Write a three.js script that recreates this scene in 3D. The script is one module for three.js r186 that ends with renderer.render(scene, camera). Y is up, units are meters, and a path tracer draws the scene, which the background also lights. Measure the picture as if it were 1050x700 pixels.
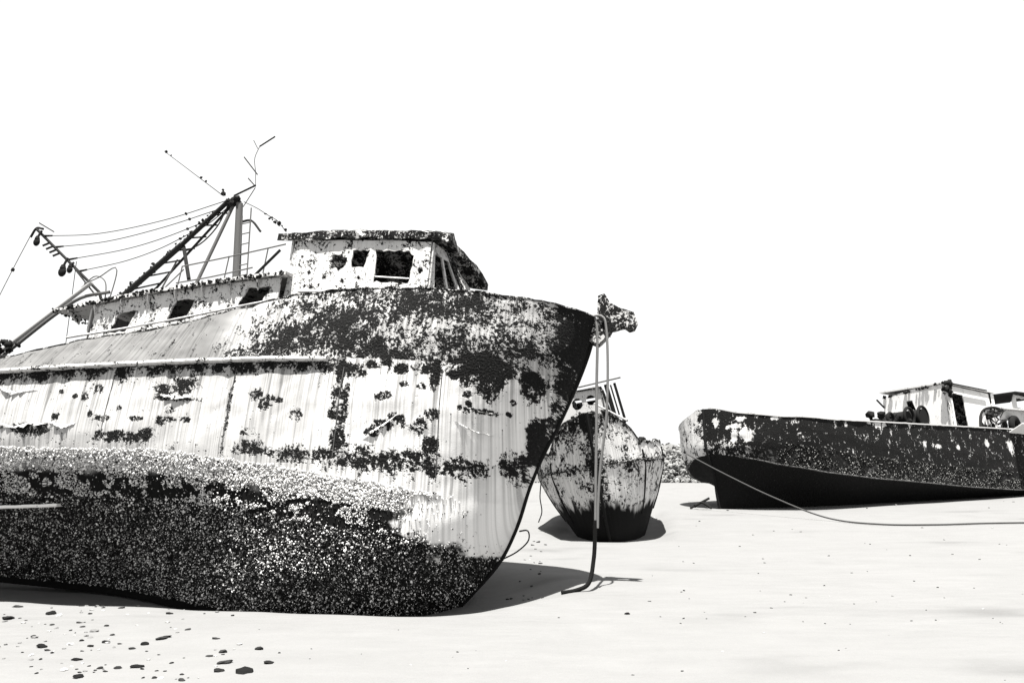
import * as THREE from 'three';
import { mergeGeometries, mergeVertices } from 'three/addons/utils/BufferGeometryUtils.js';

// ---------------------------------------------------------------- camera, sky, sun, exposure
const scene = new THREE.Scene();
const camera = new THREE.PerspectiveCamera(2 * Math.atan(350 / 817) * 180 / Math.PI, 1024 / 682, 0.1, 6000);
camera.position.set(0, 2.5, 0);
camera.rotation.x = Math.atan(120 / 817);

const SKY_W = 64, SKY_H = 32, skyData = new Float32Array(SKY_W * SKY_H * 4);
for (let j = 0; j < SKY_H; j++) for (let i = 0; i < SKY_W; i++) {
  const el = ((j + 0.5) / SKY_H - 0.5) * Math.PI, s = Math.max(0, Math.sin(el));
  const v = 0.285 - 0.03 * s, k = (j * SKY_W + i) * 4;           // thin bright overhead haze, a touch paler low down
  skyData[k] = v; skyData[k + 1] = v; skyData[k + 2] = v * 0.995; skyData[k + 3] = 1;
}
const skyTex = new THREE.DataTexture(skyData, SKY_W, SKY_H, THREE.RGBAFormat, THREE.FloatType);
skyTex.mapping = THREE.EquirectangularReflectionMapping; skyTex.magFilter = THREE.LinearFilter; skyTex.minFilter = THREE.LinearFilter; skyTex.needsUpdate = true;
scene.background = skyTex; scene.environment = skyTex;

const sun = new THREE.DirectionalLight(0xfffdf9, 5);
sun.position.set(-3, 100, 21); sun.target.position.set(0, 0, -20);
sun.position.add(sun.target.position);
sun.castShadow = true; sun.shadow.mapSize.set(4096, 4096);
Object.assign(sun.shadow.camera, { left: -70, right: 70, top: 70, bottom: -70, near: 1, far: 300 });
scene.add(sun, sun.target);

const renderer = new THREE.WebGLRenderer({ antialias: true });
renderer.setSize(1024, 682);
renderer.toneMapping = THREE.LinearToneMapping;
renderer.toneMappingExposure = 4.0;
renderer.shadowMap.enabled = true;

// ---------------------------------------------------------------- small tools
let seedState = 12345;
const seed = (n) => { seedState = n >>> 0; };
function rnd() { seedState = (seedState + 0x6D2B79F5) >>> 0; let t = seedState; t = Math.imul(t ^ (t >>> 15), t | 1); t ^= t + Math.imul(t ^ (t >>> 7), t | 61); return ((t ^ (t >>> 14)) >>> 0) / 4294967296; }
const rr = (a, b) => a + (b - a) * rnd();
const clamp = (x, a = 0, b = 1) => Math.min(b, Math.max(a, x));
const sm = (a, b, x) => { const t = clamp((x - a) / (b - a)); return t * t * (3 - 2 * t); };
const lerp = (a, b, t) => a + (b - a) * t;
function tab(t, x) {                                             // piecewise linear table [[x, y], ...] with rising x
  if (x <= t[0][0]) return t[0][1];
  for (let i = 1; i < t.length; i++) if (x <= t[i][0]) return lerp(t[i - 1][1], t[i][1], (x - t[i - 1][0]) / (t[i][0] - t[i - 1][0]));
  return t[t.length - 1][1];
}
function tabS(t, x, w) { return 0.25 * (tab(t, x - w) + 2 * tab(t, x) + tab(t, x + w)); }
const PERM = new Uint8Array(512); { seed(77); const p = [...Array(256).keys()]; for (let i = 255; i > 0; i--) { const j = Math.floor(rnd() * (i + 1)); [p[i], p[j]] = [p[j], p[i]]; } for (let i = 0; i < 512; i++) PERM[i] = p[i & 255]; }
const GX = [], GY = []; for (let i = 0; i < 256; i++) { GX.push(Math.cos(i * 2.399963)); GY.push(Math.sin(i * 2.399963)); }
function noise(x, y) {
  const xf = Math.floor(x), yf = Math.floor(y), X = xf & 255, Y = yf & 255, fx = x - xf, fy = y - yf;
  const u = fx * fx * fx * (fx * (fx * 6 - 15) + 10), v = fy * fy * fy * (fy * (fy * 6 - 15) + 10);
  const a = PERM[PERM[X] + Y], b = PERM[PERM[X + 1 & 255] + Y], c = PERM[PERM[X] + (Y + 1 & 255)], d = PERM[PERM[X + 1 & 255] + (Y + 1 & 255)];
  return 1.5 * lerp(lerp(GX[a] * fx + GY[a] * fy, GX[b] * (fx - 1) + GY[b] * fy, u), lerp(GX[c] * fx + GY[c] * (fy - 1), GX[d] * (fx - 1) + GY[d] * (fy - 1), u), v);
}
function fbm(x, y, o) { let s = 0, a = 0.5, t = 0; for (let i = 0; i < o; i++) { s += a * noise(x, y); t += a; a *= 0.55; x = x * 2.03 + 17.1; y = y * 2.03 + 9.7; } return s / t; }

const taken = new Map();
function numbered(n) { const c = taken.get(n) || 0; taken.set(n, c + 1); return c ? n + '_' + String(c).padStart(3, '0') : n; }
function thing(name, label, category, group) {
  const o = new THREE.Group(); o.name = numbered(name); o.userData = { label, category }; if (group) o.userData.group = group; scene.add(o); return o;
}
function part(name, geos, mat, parent) {
  let list = Array.isArray(geos) ? geos : [geos];
  if (list.length > 1) { list = list.map((g) => { g = g.index ? g.toNonIndexed() : g; for (const k of Object.keys(g.attributes)) if (!['position', 'normal', 'uv'].includes(k)) g.deleteAttribute(k); return g; }); list = [mergeGeometries(list)]; }
  const m = new THREE.Mesh(list[0], mat); m.name = name; m.castShadow = m.receiveShadow = true; parent.add(m); return m;
}
function structure(name, g, mat) { const m = part(name, g, mat, scene); m.userData.kind = 'structure'; return m; }
const V = (x, y, z = 0) => new THREE.Vector3(x, y, z);
function uvBox(g, ox = 0, oy = 0) {                              // uv in metres, one flat projection for each way a face points
  g = g.index ? g.toNonIndexed() : g; g.computeVertexNormals();
  const p = g.attributes.position, uv = new Float32Array(p.count * 2), a = V(0, 0), b = V(0, 0), c = V(0, 0);
  for (let i = 0; i < p.count; i += 3) {
    a.fromBufferAttribute(p, i); b.fromBufferAttribute(p, i + 1).sub(a); c.fromBufferAttribute(p, i + 2).sub(a); b.cross(c);
    const nx = Math.abs(b.x), ny = Math.abs(b.y), nz = Math.abs(b.z);
    for (let k = 0; k < 3; k++) { const j = i + k, x = p.getX(j), y = p.getY(j), z = p.getZ(j);
      uv[2 * j] = ox + (nx > ny && nx > nz ? z : x); uv[2 * j + 1] = oy + (ny > nx && ny > nz ? z : y); }
  }
  g.setAttribute('uv', new THREE.BufferAttribute(uv, 2)); return g;
}
function tube(pts, r, seg, rad = 6) { const c = new THREE.CatmullRomCurve3(pts.map((p) => p.isVector3 ? p : V(p[0], p[1], p[2] || 0)), false, 'centripetal'); return new THREE.TubeGeometry(c, seg || pts.length * 6, r, rad, false); }
function rod(a, b, r0, r1 = r0, rad = 8) {
  const A = a.isVector3 ? a : V(...a), B = b.isVector3 ? b : V(...b), d = B.clone().sub(A), g = new THREE.CylinderGeometry(r1, r0, d.length(), rad, 1);
  g.applyQuaternion(new THREE.Quaternion().setFromUnitVectors(V(0, 1, 0), d.clone().normalize())); g.translate((A.x + B.x) / 2, (A.y + B.y) / 2, (A.z + B.z) / 2); return g;
}
function lump(x, y, z, r, k = 0.35, detail = 1) {                // a rusted, knobbly clump
  const g = mergeVertices(new THREE.IcosahedronGeometry(r, detail).deleteAttribute('normal').deleteAttribute('uv')), p = g.attributes.position;
  for (let i = 0; i < p.count; i++) { const s = 1 + k * (rnd() * 2 - 1); p.setXYZ(i, p.getX(i) * s + x, p.getY(i) * s + y, p.getZ(i) * s + z); }
  g.computeVertexNormals(); g.setAttribute('uv', new THREE.BufferAttribute(new Float32Array(p.count * 2), 2)); return g;
}
function box(x0, x1, y0, y1, z0, z1) { const g = new THREE.BoxGeometry(x1 - x0, y1 - y0, z1 - z0); g.translate((x0 + x1) / 2, (y0 + y1) / 2, (z0 + z1) / 2); return uvBox(g); }
function ragged(pts, step, amp) {                                // the outline of rust-eaten sheet metal
  const out = []; for (let i = 0; i < pts.length; i++) { const a = pts[i], b = pts[(i + 1) % pts.length], L = Math.hypot(b[0] - a[0], b[1] - a[1]), n = Math.max(1, Math.round(L / step));
    for (let k = 0; k < n; k++) out.push([lerp(a[0], b[0], k / n) + rr(-amp, amp), lerp(a[1], b[1], k / n) + rr(-amp, amp)]); } return out;
}
function plate(outline, holes, depth) {                          // sheet in the xy plane, thickness along z
  const s = new THREE.Shape(outline.map((p) => new THREE.Vector2(p[0], p[1])));
  for (const h of holes) s.holes.push(new THREE.Path(h.map((p) => new THREE.Vector2(p[0], p[1]))));
  return new THREE.ExtrudeGeometry(s, { depth, bevelEnabled: false });
}
function loopHole(cx, cy, rx, ry, amp = 0.12) { const o = []; for (let i = 0; i < 18; i++) { const a = i / 18 * Math.PI * 2, k = 1 + rr(-amp, amp); o.push([cx + rx * k * Math.cos(a), cy + ry * k * Math.sin(a)]); } return o; }

// ---------------------------------------------------------------- surfaces
const matte = (o) => new THREE.MeshPhysicalMaterial({ specularIntensity: 0.12, ...o });   // dry rust, chalky paint, sand: hardly any gloss
const enc = (v) => { v = clamp(v); return 255 * (v <= 0.0031308 ? 12.92 * v : 1.055 * Math.pow(v, 1 / 2.4) - 0.055); };
function dataTex(arr, w, h, srgb, wrap) {
  const t = new THREE.DataTexture(arr, w, h, THREE.RGBAFormat); t.magFilter = THREE.LinearFilter; t.minFilter = THREE.LinearMipmapLinearFilter; t.generateMipmaps = true;
  if (srgb) t.colorSpace = THREE.SRGBColorSpace; if (wrap) t.wrapS = t.wrapT = THREE.RepeatWrapping; t.needsUpdate = true; return t;
}
// Weathered paint over rusting steel. dens(x, y): how far the rust has eaten; paint(x, y): the colour of what is left; bleed: length of the rust runs below each scab
function weathered({ W, H, X, Y, dens, paint, rust = 0.008, blobs = [], bleed = 0.6, bleedK = 0.6, edge = 0.05, off = 0, freq = 5, bump = 0.012, wrap = false }) {
  const mask = new Float32Array(W * H), add = new Float32Array(W * H), kx = (X[1] - X[0]) / W, ky = (Y[1] - Y[0]) / H;
  for (const [bx, by, rx, ry, k = 1] of blobs) {
    const ex = rx * 1.7 + 0.05, ey = ry * 1.7 + 0.05, i0 = Math.max(0, Math.floor((bx - ex - X[0]) / kx)), i1 = Math.min(W - 1, Math.ceil((bx + ex - X[0]) / kx)), j0 = Math.max(0, Math.floor((by - ey - Y[0]) / ky)), j1 = Math.min(H - 1, Math.ceil((by + ey - Y[0]) / ky));
    for (let j = j0; j <= j1; j++) for (let i = i0; i <= i1; i++) { const x = X[0] + i * kx, y = Y[0] + j * ky, r = Math.hypot((x - bx) / (rx + 0.02), (y - by) / (ry + 0.02)); if (r < 1.7) { const a = k < 0 ? k * clamp(1.6 - r) : k * Math.min(0.72, 0.85 * (1.6 - r)); add[j * W + i] = k < 0 ? Math.min(add[j * W + i], a) : Math.max(add[j * W + i], a); } }
  }
  const per = wrap ? X[1] - X[0] : 0;
  for (let j = 0; j < H; j++) for (let i = 0; i < W; i++) {
    const x = X[0] + (i + 0.5) * kx, y = Y[0] + (j + 0.5) * ky;
    let n;
    const field = (x, y) => { const u = x + 0.05 * noise(x * 2.7 + off, y * 2.3), v = y + 0.05 * noise(x * 2.3 + 40, y * 2.9 + off); return 0.5 * fbm(u * freq + off, v * freq * 0.85 + off, 3) + 0.52 * fbm(u * freq * 4.1 + off, v * freq * 3.4, 3) + 0.34 * fbm(u * freq * 12 + off, v * freq * 10, 2); };
    if (wrap) { const a = sm(0, 1, (x - X[0]) / per), b = sm(0, 1, (y - Y[0]) / per); n = lerp(lerp(field(x, y), field(x - per, y), a), lerp(field(x, y - per), field(x - per, y - per), a), b) * 1.35; } else n = field(x, y);
    mask[j * W + i] = sm(-edge, edge, dens(x, y) + add[j * W + i] + n * 1.15 - 0.62);
  }
  const col = new Uint8Array(W * H * 4), bmp = new Uint8Array(W * H * 4);
  for (let i = 0; i < W; i++) {
    let run = 0, gate = 0; const x = X[0] + (i + 0.5) * kx;
    for (let j = H - 1; j >= 0; j--) {
      const y = Y[0] + (j + 0.5) * ky, m = mask[j * W + i], g = clamp(0.35 + 1.1 * fbm(x * 26 + off, y * 1.1 + 3.3, 3));
      if (m > 0.5) gate = g; run = Math.max(run * Math.pow(0.5, ky / (bleed * (0.25 + gate))), m * gate);
      const grit = fbm(x * 31 + off, y * 27, 2), fine = noise(x * 83 + 3 * grit, y * 77);
      const pc = paint(x, y) * (1 - bleedK * clamp(run * (0.8 + 0.3 * fine))) * (1 + 0.06 * fine);
      const rc = rust * (1 + 0.7 * grit + 0.5 * fine) + 0.10 * sm(0.55, 0.85, fbm(x * 23 + off, y * 23 + off, 2) + 0.35 * fine);
      const v = lerp(pc, Math.max(0.006, rc), m), k = (j * W + i) * 4;
      col[k] = enc(v); col[k + 1] = enc(v * 0.994); col[k + 2] = enc(v * 0.985); col[k + 3] = 255;
      const h = clamp(0.55 + 0.25 * (1 - m) + m * (0.45 * grit + 0.25 * fine) + 0.02 * fine);
      bmp[k] = bmp[k + 1] = bmp[k + 2] = 255 * h; bmp[k + 3] = 255;
    }
  }
  return matte({ map: dataTex(col, W, H, true, wrap), bumpMap: dataTex(bmp, W, H, false, wrap), bumpScale: bump, roughness: 0.92, metalness: 0, side: THREE.DoubleSide });
}
function sheetMat(d, paint, off, opt = {}) {                     // a tile of 2.5 m for deckhouses and fittings
  const m = weathered({ W: 640, H: 640, X: [0, 2.5], Y: [0, 2.5], dens: () => d, paint: (x, y) => paint, off, wrap: true, freq: 4, bleed: 0.25, bleedK: 0.35, ...opt });
  m.map.repeat.set(0.4, 0.4); m.bumpMap.repeat.set(0.4, 0.4); return m;
}
const plain = (v, rough = 0.9, metal = 0) => matte({ color: new THREE.Color().setRGB(v, v * 0.994, v * 0.985), roughness: rough, metalness: metal, side: THREE.DoubleSide });
const M = {
  paintLight: sheetMat(0.2, 0.42, 3.1), paintSpotted: sheetMat(0.42, 0.45, 8.7), rustHeavy: sheetMat(0.76, 0.35, 14.9), deck: sheetMat(0.5, 0.13, 21.3),
  rust: plain(0.01), iron: plain(0.014, 0.7), wire: plain(0.012), paleSteel: plain(0.22, 0.7), greySteel: plain(0.07, 0.75), white: sheetMat(0.1, 0.6, 33.3),
  ropePale: plain(0.13), ropeDark: plain(0.006), tar: plain(0.008, 0.85),
};
console.log('materials done');

// ---------------------------------------------------------------- where the ships lie
const SHIP_A = { pos: [1.654, 0, -15.71], yaw: -12, trim: -3, heel: -6 };
const SHIP_B = { pos: [3.0, 0, -25.6], yaw: -99, trim: 0, heel: 9 };
const SHIP_C = { pos: [10.3, 0, -40.49], yaw: 217.3, trim: 0, heel: 5 };
function place(o, s) { const R = Math.PI / 180; o.position.set(...s.pos); o.rotation.order = 'YZX'; o.rotation.set(s.heel * R, s.yaw * R, s.trim * R); o.updateMatrixWorld(true); }
const flatLocal = (s, x, z) => { const a = s.yaw * Math.PI / 180, dx = x - s.pos[0], dz = z - s.pos[2]; return [dx * Math.cos(a) - dz * Math.sin(a), dx * Math.sin(a) + dz * Math.cos(a)]; };
const capsule = (x, z, x0, x1) => Math.hypot(Math.max(0, x - x1, x0 - x), z);
function groundY(x, z) {                                        // the beach: nearly level, scoured out round the wrecks by the tide
  let y = 0.05 * fbm(x * 0.06, z * 0.09, 3) + 0.012 * fbm(x * 0.7, z * 1.1, 2);
  const [ax, az] = flatLocal(SHIP_A, x, z); y -= 0.36 * (1 - sm(0, 1.9, capsule(ax, az, -14, -3.9) - 1.6 + 0.25 * noise(x * 0.5, z * 0.5)));
  const [bx, bz] = flatLocal(SHIP_B, x, z); y -= 0.22 * (1 - sm(0, 0.9, capsule(bx, bz, -14, -1.5) - 1.55 + 0.2 * noise(x * 0.6, z * 0.6)));
  const d = Math.hypot(x, z); return y * (1 - sm(90, 300, d));
}
{
  const n = 400, cx = -1, cz = -15, f = (i) => 2.4 * Math.sinh(7.1 * (2 * i / n - 1)), pos = [], uv = [], idx = [];
  for (let j = 0; j <= n; j++) for (let i = 0; i <= n; i++) { const x = cx + f(i), z = cz + f(j); pos.push(x, groundY(x, z), z); uv.push(x / 7, z / 7); }
  for (let j = 0; j < n; j++) for (let i = 0; i < n; i++) { const a = j * (n + 1) + i, b = a + 1, c = a + n + 1, d = c + 1; idx.push(a, c, b, b, c, d); }
  const g = new THREE.BufferGeometry(); g.setAttribute('position', new THREE.Float32BufferAttribute(pos, 3)); g.setAttribute('uv', new THREE.Float32BufferAttribute(uv, 2)); g.setIndex(idx); g.computeVertexNormals();
  const colr = new Float32Array(pos.length);                    // damp streaks left by the ebb
  for (let i = 0; i < pos.length / 3; i++) { const x = pos[3 * i], z = pos[3 * i + 2]; const s = 1 - 0.3 * sm(0.2, 0.65, fbm(x * 0.16 + 4, z * 0.55, 4)) - 0.05 * fbm(x * 1.3, z * 3.1, 3) + 0.05 * fbm(x * 0.4, z * 0.9, 2); colr[3 * i] = s; colr[3 * i + 1] = s; colr[3 * i + 2] = s; }
  g.setAttribute('color', new THREE.BufferAttribute(colr, 3));
  const S = 1024, per = 7, c = new Uint8Array(S * S * 4), b = new Uint8Array(S * S * 4);
  for (let j = 0; j < S; j++) for (let i = 0; i < S; i++) {
    const x = i / S * per, y = j / S * per, fld = (x, y) => fbm(x * 1.3, y * 4.5, 3) + 0.5 * fbm(x * 9, y * 14, 2), a = sm(0, 1, x / per), e = sm(0, 1, y / per);
    const w = lerp(lerp(fld(x, y), fld(x - per, y), a), lerp(fld(x, y - per), fld(x - per, y - per), a), e);
    const grain = rnd() - 0.5, v = 0.129 * (1 + 0.07 * w + 0.10 * grain), k = (j * S + i) * 4;
    c[k] = enc(v); c[k + 1] = enc(v * 0.996); c[k + 2] = enc(v * 0.989); c[k + 3] = 255;
    b[k] = b[k + 1] = b[k + 2] = 255 * clamp(0.5 + 0.35 * w + 0.08 * grain); b[k + 3] = 255;
  }
  structure('beach_sand', g, matte({ map: dataTex(c, S, S, true, true), bumpMap: dataTex(b, S, S, false, true), bumpScale: 0.015, roughness: 0.95, vertexColors: true }));
}
console.log('sand done');

// ---------------------------------------------------------------- hull lofting
// zone: {nq, rows, Q(t) metres aft, yb, yk(q), yt(q), xs(y) stem, B(y, q) half-breadth}; both sides in one shell, closed by a transom
function hullShell(h, dent) {
  const { nq, n1, n2, len } = h, pos = [], uv = [], idx = [], nv = n1 + n2 + 1;
  for (const side of [1, -1]) {
    const base = pos.length / 3;
    for (let i = 0; i <= nq; i++) {
      const q = len * Math.pow(i / nq, h.pow || 1.5), yk = h.yk(q), yt = h.yt(q);
      for (let j = 0; j < nv; j++) {
        const y = j <= n1 ? lerp(h.yb, yk, j / n1) : lerp(yk, yt, (j - n1) / n2), x = h.xs(y) - q; let z = h.B(y, q);
        if (dent) z += dent(x, y, side) * sm(0.1, 0.9, q);
        pos.push(x, y, side * z); const U = h.U ? h.U(q, side) : x; uv.push((U - h.X[0]) / (h.X[1] - h.X[0]), (y - h.Y[0]) / (h.Y[1] - h.Y[0]));
      }
    }
    for (let i = 0; i < nq; i++) for (let j = 0; j < nv - 1; j++) { const a = base + i * nv + j, b = a + 1, c = a + nv, d = c + 1; if (side > 0) idx.push(a, b, c, b, d, c); else idx.push(a, c, b, b, c, d); }
  }
  const half = (nq + 1) * nv;                                    // the transom between the two sides
  for (let j = 0; j < nv - 1; j++) { const a = nq * nv + j, b = a + 1, c = half + nq * nv + j, d = c + 1; idx.push(a, b, c, b, d, c); }
  const g = new THREE.BufferGeometry(); g.setAttribute('position', new THREE.Float32BufferAttribute(pos, 3)); g.setAttribute('uv', new THREE.Float32BufferAttribute(uv, 2)); g.setIndex(idx); g.computeVertexNormals(); return g;
}
function deckSheet(h, dy, inset, q0, q1, n = 40) {
  const pos = [], idx = [];
  for (let i = 0; i <= n; i++) { const q = lerp(q0, q1, i / n), y = h.yt(q) - dy, x = h.xs(y) - q, b = Math.max(0.005, h.B(y, q) - inset); for (let k = 0; k <= 8; k++) pos.push(x, y + 0.05 * (1 - (k / 4 - 1) ** 2), lerp(-b, b, k / 8)); }
  for (let i = 0; i < n; i++) for (let k = 0; k < 8; k++) { const a = i * 9 + k; idx.push(a, a + 1, a + 9, a + 1, a + 10, a + 9); }
  const g = new THREE.BufferGeometry(); g.setAttribute('position', new THREE.Float32BufferAttribute(pos, 3)); g.setIndex(idx); return uvBox(g);
}
function strip(h, yOf, side, q0, q1, prof, n = 60, close = true) { // a moulding run along the shell: prof = [[out, up], ...]
  const pos = [], idx = [], m = prof.length;
  for (let i = 0; i <= n; i++) { const q = lerp(q0, q1, i / n), y = yOf(q), x = h.xs(y) - q, b = h.B(y, q), w = 0.01 * noise(q * 5, 3.3); for (const [o, u] of prof) pos.push(x, y + u + w, side * (b + o)); }
  for (let i = 0; i < n; i++) for (let k = 0; k < m; k++) { const k2 = (k + 1) % m; if (!close && k2 === 0) continue; const a = i * m + k, b = i * m + k2; idx.push(a, a + m, b, b, a + m, b + m); }
  if (close) { for (let k = 1; k < m - 1; k++) { idx.push(0, k, k + 1); const e = n * m; idx.push(e, e + k + 1, e + k); } }
  const g = new THREE.BufferGeometry(); g.setAttribute('position', new THREE.Float32BufferAttribute(pos, 3)); g.setIndex(idx); return uvBox(g);
}

// ---------------------------------------------------------------- the big trawler in front
const HA = {
  nq: 150, n1: 60, n2: 22, len: 18, pow: 1.5, yb: -0.9, X: [-14.6, 0], Y: [-1, 5.6],
  xs: (y) => tabS([[-0.9, -3.1], [-0.18, -2.42], [0.41, -1.95], [1.08, -1.68], [1.85, -1.5], [2.55, -1.25], [3.26, -0.92], [4.38, -0.5], [5.6, -0.24]], y, 0.25),
  yk: (q) => tabS([[0, 3.95], [2, 3.82], [4, 3.74], [5.2, 3.71], [7.2, 3.58], [9.3, 3.42], [11.4, 3.22], [18, 2.9]], q, 0.3),
  yt: (q) => tabS([[0, 5.36], [1.5, 5.3], [3, 5.26], [5, 5.12], [5.7, 4.97], [7.7, 4.55], [9.8, 4.12], [11.3, 3.55], [11.8, 3.42], [18, 3.2]], q, 0.35) + 0.035 * noise(q * 2.3, 8.1) + 0.02 * noise(q * 9, 3.7),
  B(y, q) {
    const bow = tab([[-0.9, 2.2], [-0.4, 2.7], [0, 2.88], [0.5, 2.95], [1, 2.98], [1.5, 3], [2.2, 3], [3, 2.98], [3.75, 2.9], [4.5, 2.75], [5.4, 2.45]], y);
    const yk = HA.yk(q), mid = y > yk ? 2.93 - (y - yk) * lerp(0.3, 0.8, sm(5, 9, q)) : tabS([[-0.9, 0.3], [-0.4, 0.8], [0, 1.3], [0.5, 1.95], [1, 2.55], [1.4, 2.85], [1.8, 3], [2.2, 3.05], [3, 3], [3.75, 2.92]], y, 0.15);
    const b = lerp(bow, mid, sm(2.5, 8, q)), Le = tab([[-0.9, 2.6], [0, 2.7], [1.5, 3.6], [3.7, 4.2], [5, 4.2]], y), p = tab([[-0.5, 0.55], [1, 0.53], [3, 0.58], [5, 0.62]], y), x = clamp(q / Le);
    return 0.035 + b * Math.pow(1 - (1 - x) * (1 - x), p) * (1 - 0.25 * sm(12, 18, q));
  },
};
const SPOTS_A = [[-4.18,3.48,0.14,0.05],[-3.94,3.68,0.06,0.05],[-3.70,3.75,0.07,0.05],[-3.44,3.62,0.07,0.07],[-3.36,3.37,0.05,0.05],[-3.07,3.37,0.05,0.05],[-3.67,3.11,0.12,0.07],[-3.02,3.65,0.05,0.05],[-2.86,3.57,0.06,0.21],[-2.57,3.62,0.08,0.05],[-2.33,3.58,0.11,0.15],[-2.33,3.32,0.05,0.05],[-2.30,3.15,0.03,0.04],[-2.33,3.03,0.04,0.04],[-1.97,3.55,0.20,0.25],[-2.06,3.87,0.39,0.14],[-1.30,3.64,0.15,0.24],[-1.60,3.30,0.03,0.03],[-1.67,3.08,0.03,0.02],[-2.00,3.05,0.21,0.03],[-2.44,3.06,0.02,0.03],[-3.80,2.47,0.12,0.05],[-3.62,2.61,0.14,0.07],[-3.47,2.78,0.08,0.06],[-3.35,2.72,0.06,0.09],[-3.07,2.66,0.12,0.11],[-2.85,2.89,0.09,0.08],[-2.86,2.34,0.09,0.14],[-2.82,2.01,0.12,0.21],[-3.93,1.92,0.21,0.18],[-3.46,1.94,0.21,0.15],[-3.15,2.00,0.15,0.17],[-2.39,1.99,0.30,0.14],[-1.64,2.18,0.18,0.17],[-1.28,2.71,0.09,0.35],[-4.33,3.59,0.14,0.05],[-4.46,3.28,0.04,0.35],[-4.35,2.86,0.07,0.35],[-4.37,2.32,0.12,0.18],[-4.24,2.03,0.12,0.18],[-6.03,3.02,0.10,0.08],[-5.84,2.85,0.09,0.10],[-5.73,2.98,0.09,0.05],[-5.54,2.94,0.04,0.03],[-5.19,2.69,0.11,0.12,0.7],[-4.51,3.05,0.05,0.21],[-4.51,2.71,0.07,0.07],[-5.99,2.35,0.18,0.07,0.7],[-6.50,2.74,0.02,0.66,0.8],[-7.47,3.12,0.20,0.14],[-7.82,3.05,0.27,0.07],[-7.61,2.89,0.40,0.03],[-7.70,2.67,0.08,0.05],[-7.81,2.44,0.08,0.04],[-8.33,2.48,0.12,0.03],[-8.06,2.22,0.16,0.09],[-9.04,2.46,0.16,0.04],[-10.05,2.44,0.06,0.05],[-9.31,2.52,0.04,0.04],[-9.51,2.85,0.06,0.06],[-9.72,2.85,0.03,0.03],[-10.07,2.93,0.04,0.03],[-9.31,3.03,0.11,0.08,0.7],[-8.72,2.66,0.03,0.03],[-7.73,2.50,0.20,0.03],[-7.33,2.50,0.10,0.03],[-10.56,2.19,0.50,0.07],[-8.66,2.15,0.50,0.07],[-5.92,2.07,0.32,0.08],[-5.22,1.99,0.38,0.11],[-4.56,1.93,0.24,0.12]];  // rust spots; one broad spot amidships also takes in a shadow
const foulTop = (x) => tabS([[-19, 1.8], [-10.3, 1.9], [-8, 2.0], [-7, 1.95], [-5.2, 1.81], [-3.6, 1.67], [-2.86, 1.57], [-1.5, 1.6]], x, 0.3);
const bareBow = (x, y) => sm(0.25, -0.05, Math.hypot((x + 2.0) / 1.35, (y - 1.05) / 0.6) - 0.8 + 0.75 * fbm(x * 2.4, y * 2.4, 4));   // where paint shows through the crust near the forefoot
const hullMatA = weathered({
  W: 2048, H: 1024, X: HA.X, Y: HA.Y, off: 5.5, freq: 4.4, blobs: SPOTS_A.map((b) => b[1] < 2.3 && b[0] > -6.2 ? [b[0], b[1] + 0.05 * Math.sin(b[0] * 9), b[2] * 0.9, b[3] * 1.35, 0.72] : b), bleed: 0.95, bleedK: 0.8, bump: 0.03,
  dens(x, y) {
    const q = HA.xs(y) - x, yk = HA.yk(q); let d = 0.08;
    if (y > yk + 0.02) { d = 0.1 + (0.68 + 0.4 * fbm(x * 0.8, y * 1.7, 2)) * sm(-7.4, -5.4, x + 0.7 * (yk + 0.8 - y)); d -= 0.2 * sm(-2.6, -1.9, x); d += 0.6 * sm(-1.05, -0.75, x + 0.12 * noise(y * 4, 2)) ; if (x < -7.5) d += 0.12; }
    else {
      d += 0.42 * sm(0.3, 0, Math.abs(y - yk + 0.08)) * sm(-4.6, -3.6, x) + 0.75 * sm(0.42, 0.1, yk - y + 0.12 * noise(x * 3, 1)) * sm(-4.2, -4.5, x);  // rust under the strake, thickened to stand in for its deep shadow
      d += 0.2 * sm(0.45, 0.05, Math.abs(y - 2.0)) * sm(-5, -4, x) * sm(-1.2, -1.8, x) + 0.22 * sm(0.12, 0.02, Math.abs(y - 2.02)) * sm(-4, -5, x);
      d += 0.62 * sm(0.34, 0.1, q) * sm(1.9, 2.4, y);
      if (y < 1.85) d -= 0.15;
    }
    return d;
  },
  paint(x, y) {
    const q = HA.xs(y) - x, yk = HA.yk(q);
    if (y > yk) return lerp(0.115, 0.34, sm(-7.4, -6.2, x)) * (1 + 0.35 * fbm(x * 1.7, y * 3, 3));
    const worn = 1 + 0.09 * fbm(x * 5 + 2 * noise(x, y), y * 0.7, 4) + 0.2 * fbm(x * 1.4, y * 1.8, 4);
    const dp = foulTop(x) - y, crust = sm(0.5, 0.34, dp + 0.12 * noise(x * 2, 1)) * sm(-0.5, 0.1, fbm(x * 9, y * 9, 2) + 0.2), bottom = lerp(0.006 + 0.2 * crust, 0.62, bareBow(x, y));
    return lerp(bottom, lerp(0.38, 0.6, sm(-5.5, -3, x)) * worn * (1 - 0.55 * sm(0.12, 0.5, fbm(x * 8, y * 0.33, 4) + 0.32 * sm(1.3, 0, yk - y) - 0.14)), sm(-0.06, 0.03, y - foulTop(x) + 0.1 + 0.06 * noise(x * 7, y * 7)));  // flank paint made paler toward the bow to offset weaker sun there
  },
});
console.log('hull texture A done');
seed(101);
const shipA = thing('wrecked_trawler', 'large rust-scabbed white trawler wreck with wheelhouse and mast, nearest of the three', 'shipwreck');
place(shipA, SHIP_A);
const dentA = (x, y, s) => 0.028 * fbm(x * 0.9 + 9 * s, y * 1.1, 3) + 0.012 * fbm(x * 3.4, y * 3.1 + s, 2) - 0.02 * sm(0.1, 0, Math.abs(((x + 0.3) % 1.15) / 1.15 + 0.5)) ;
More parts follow.
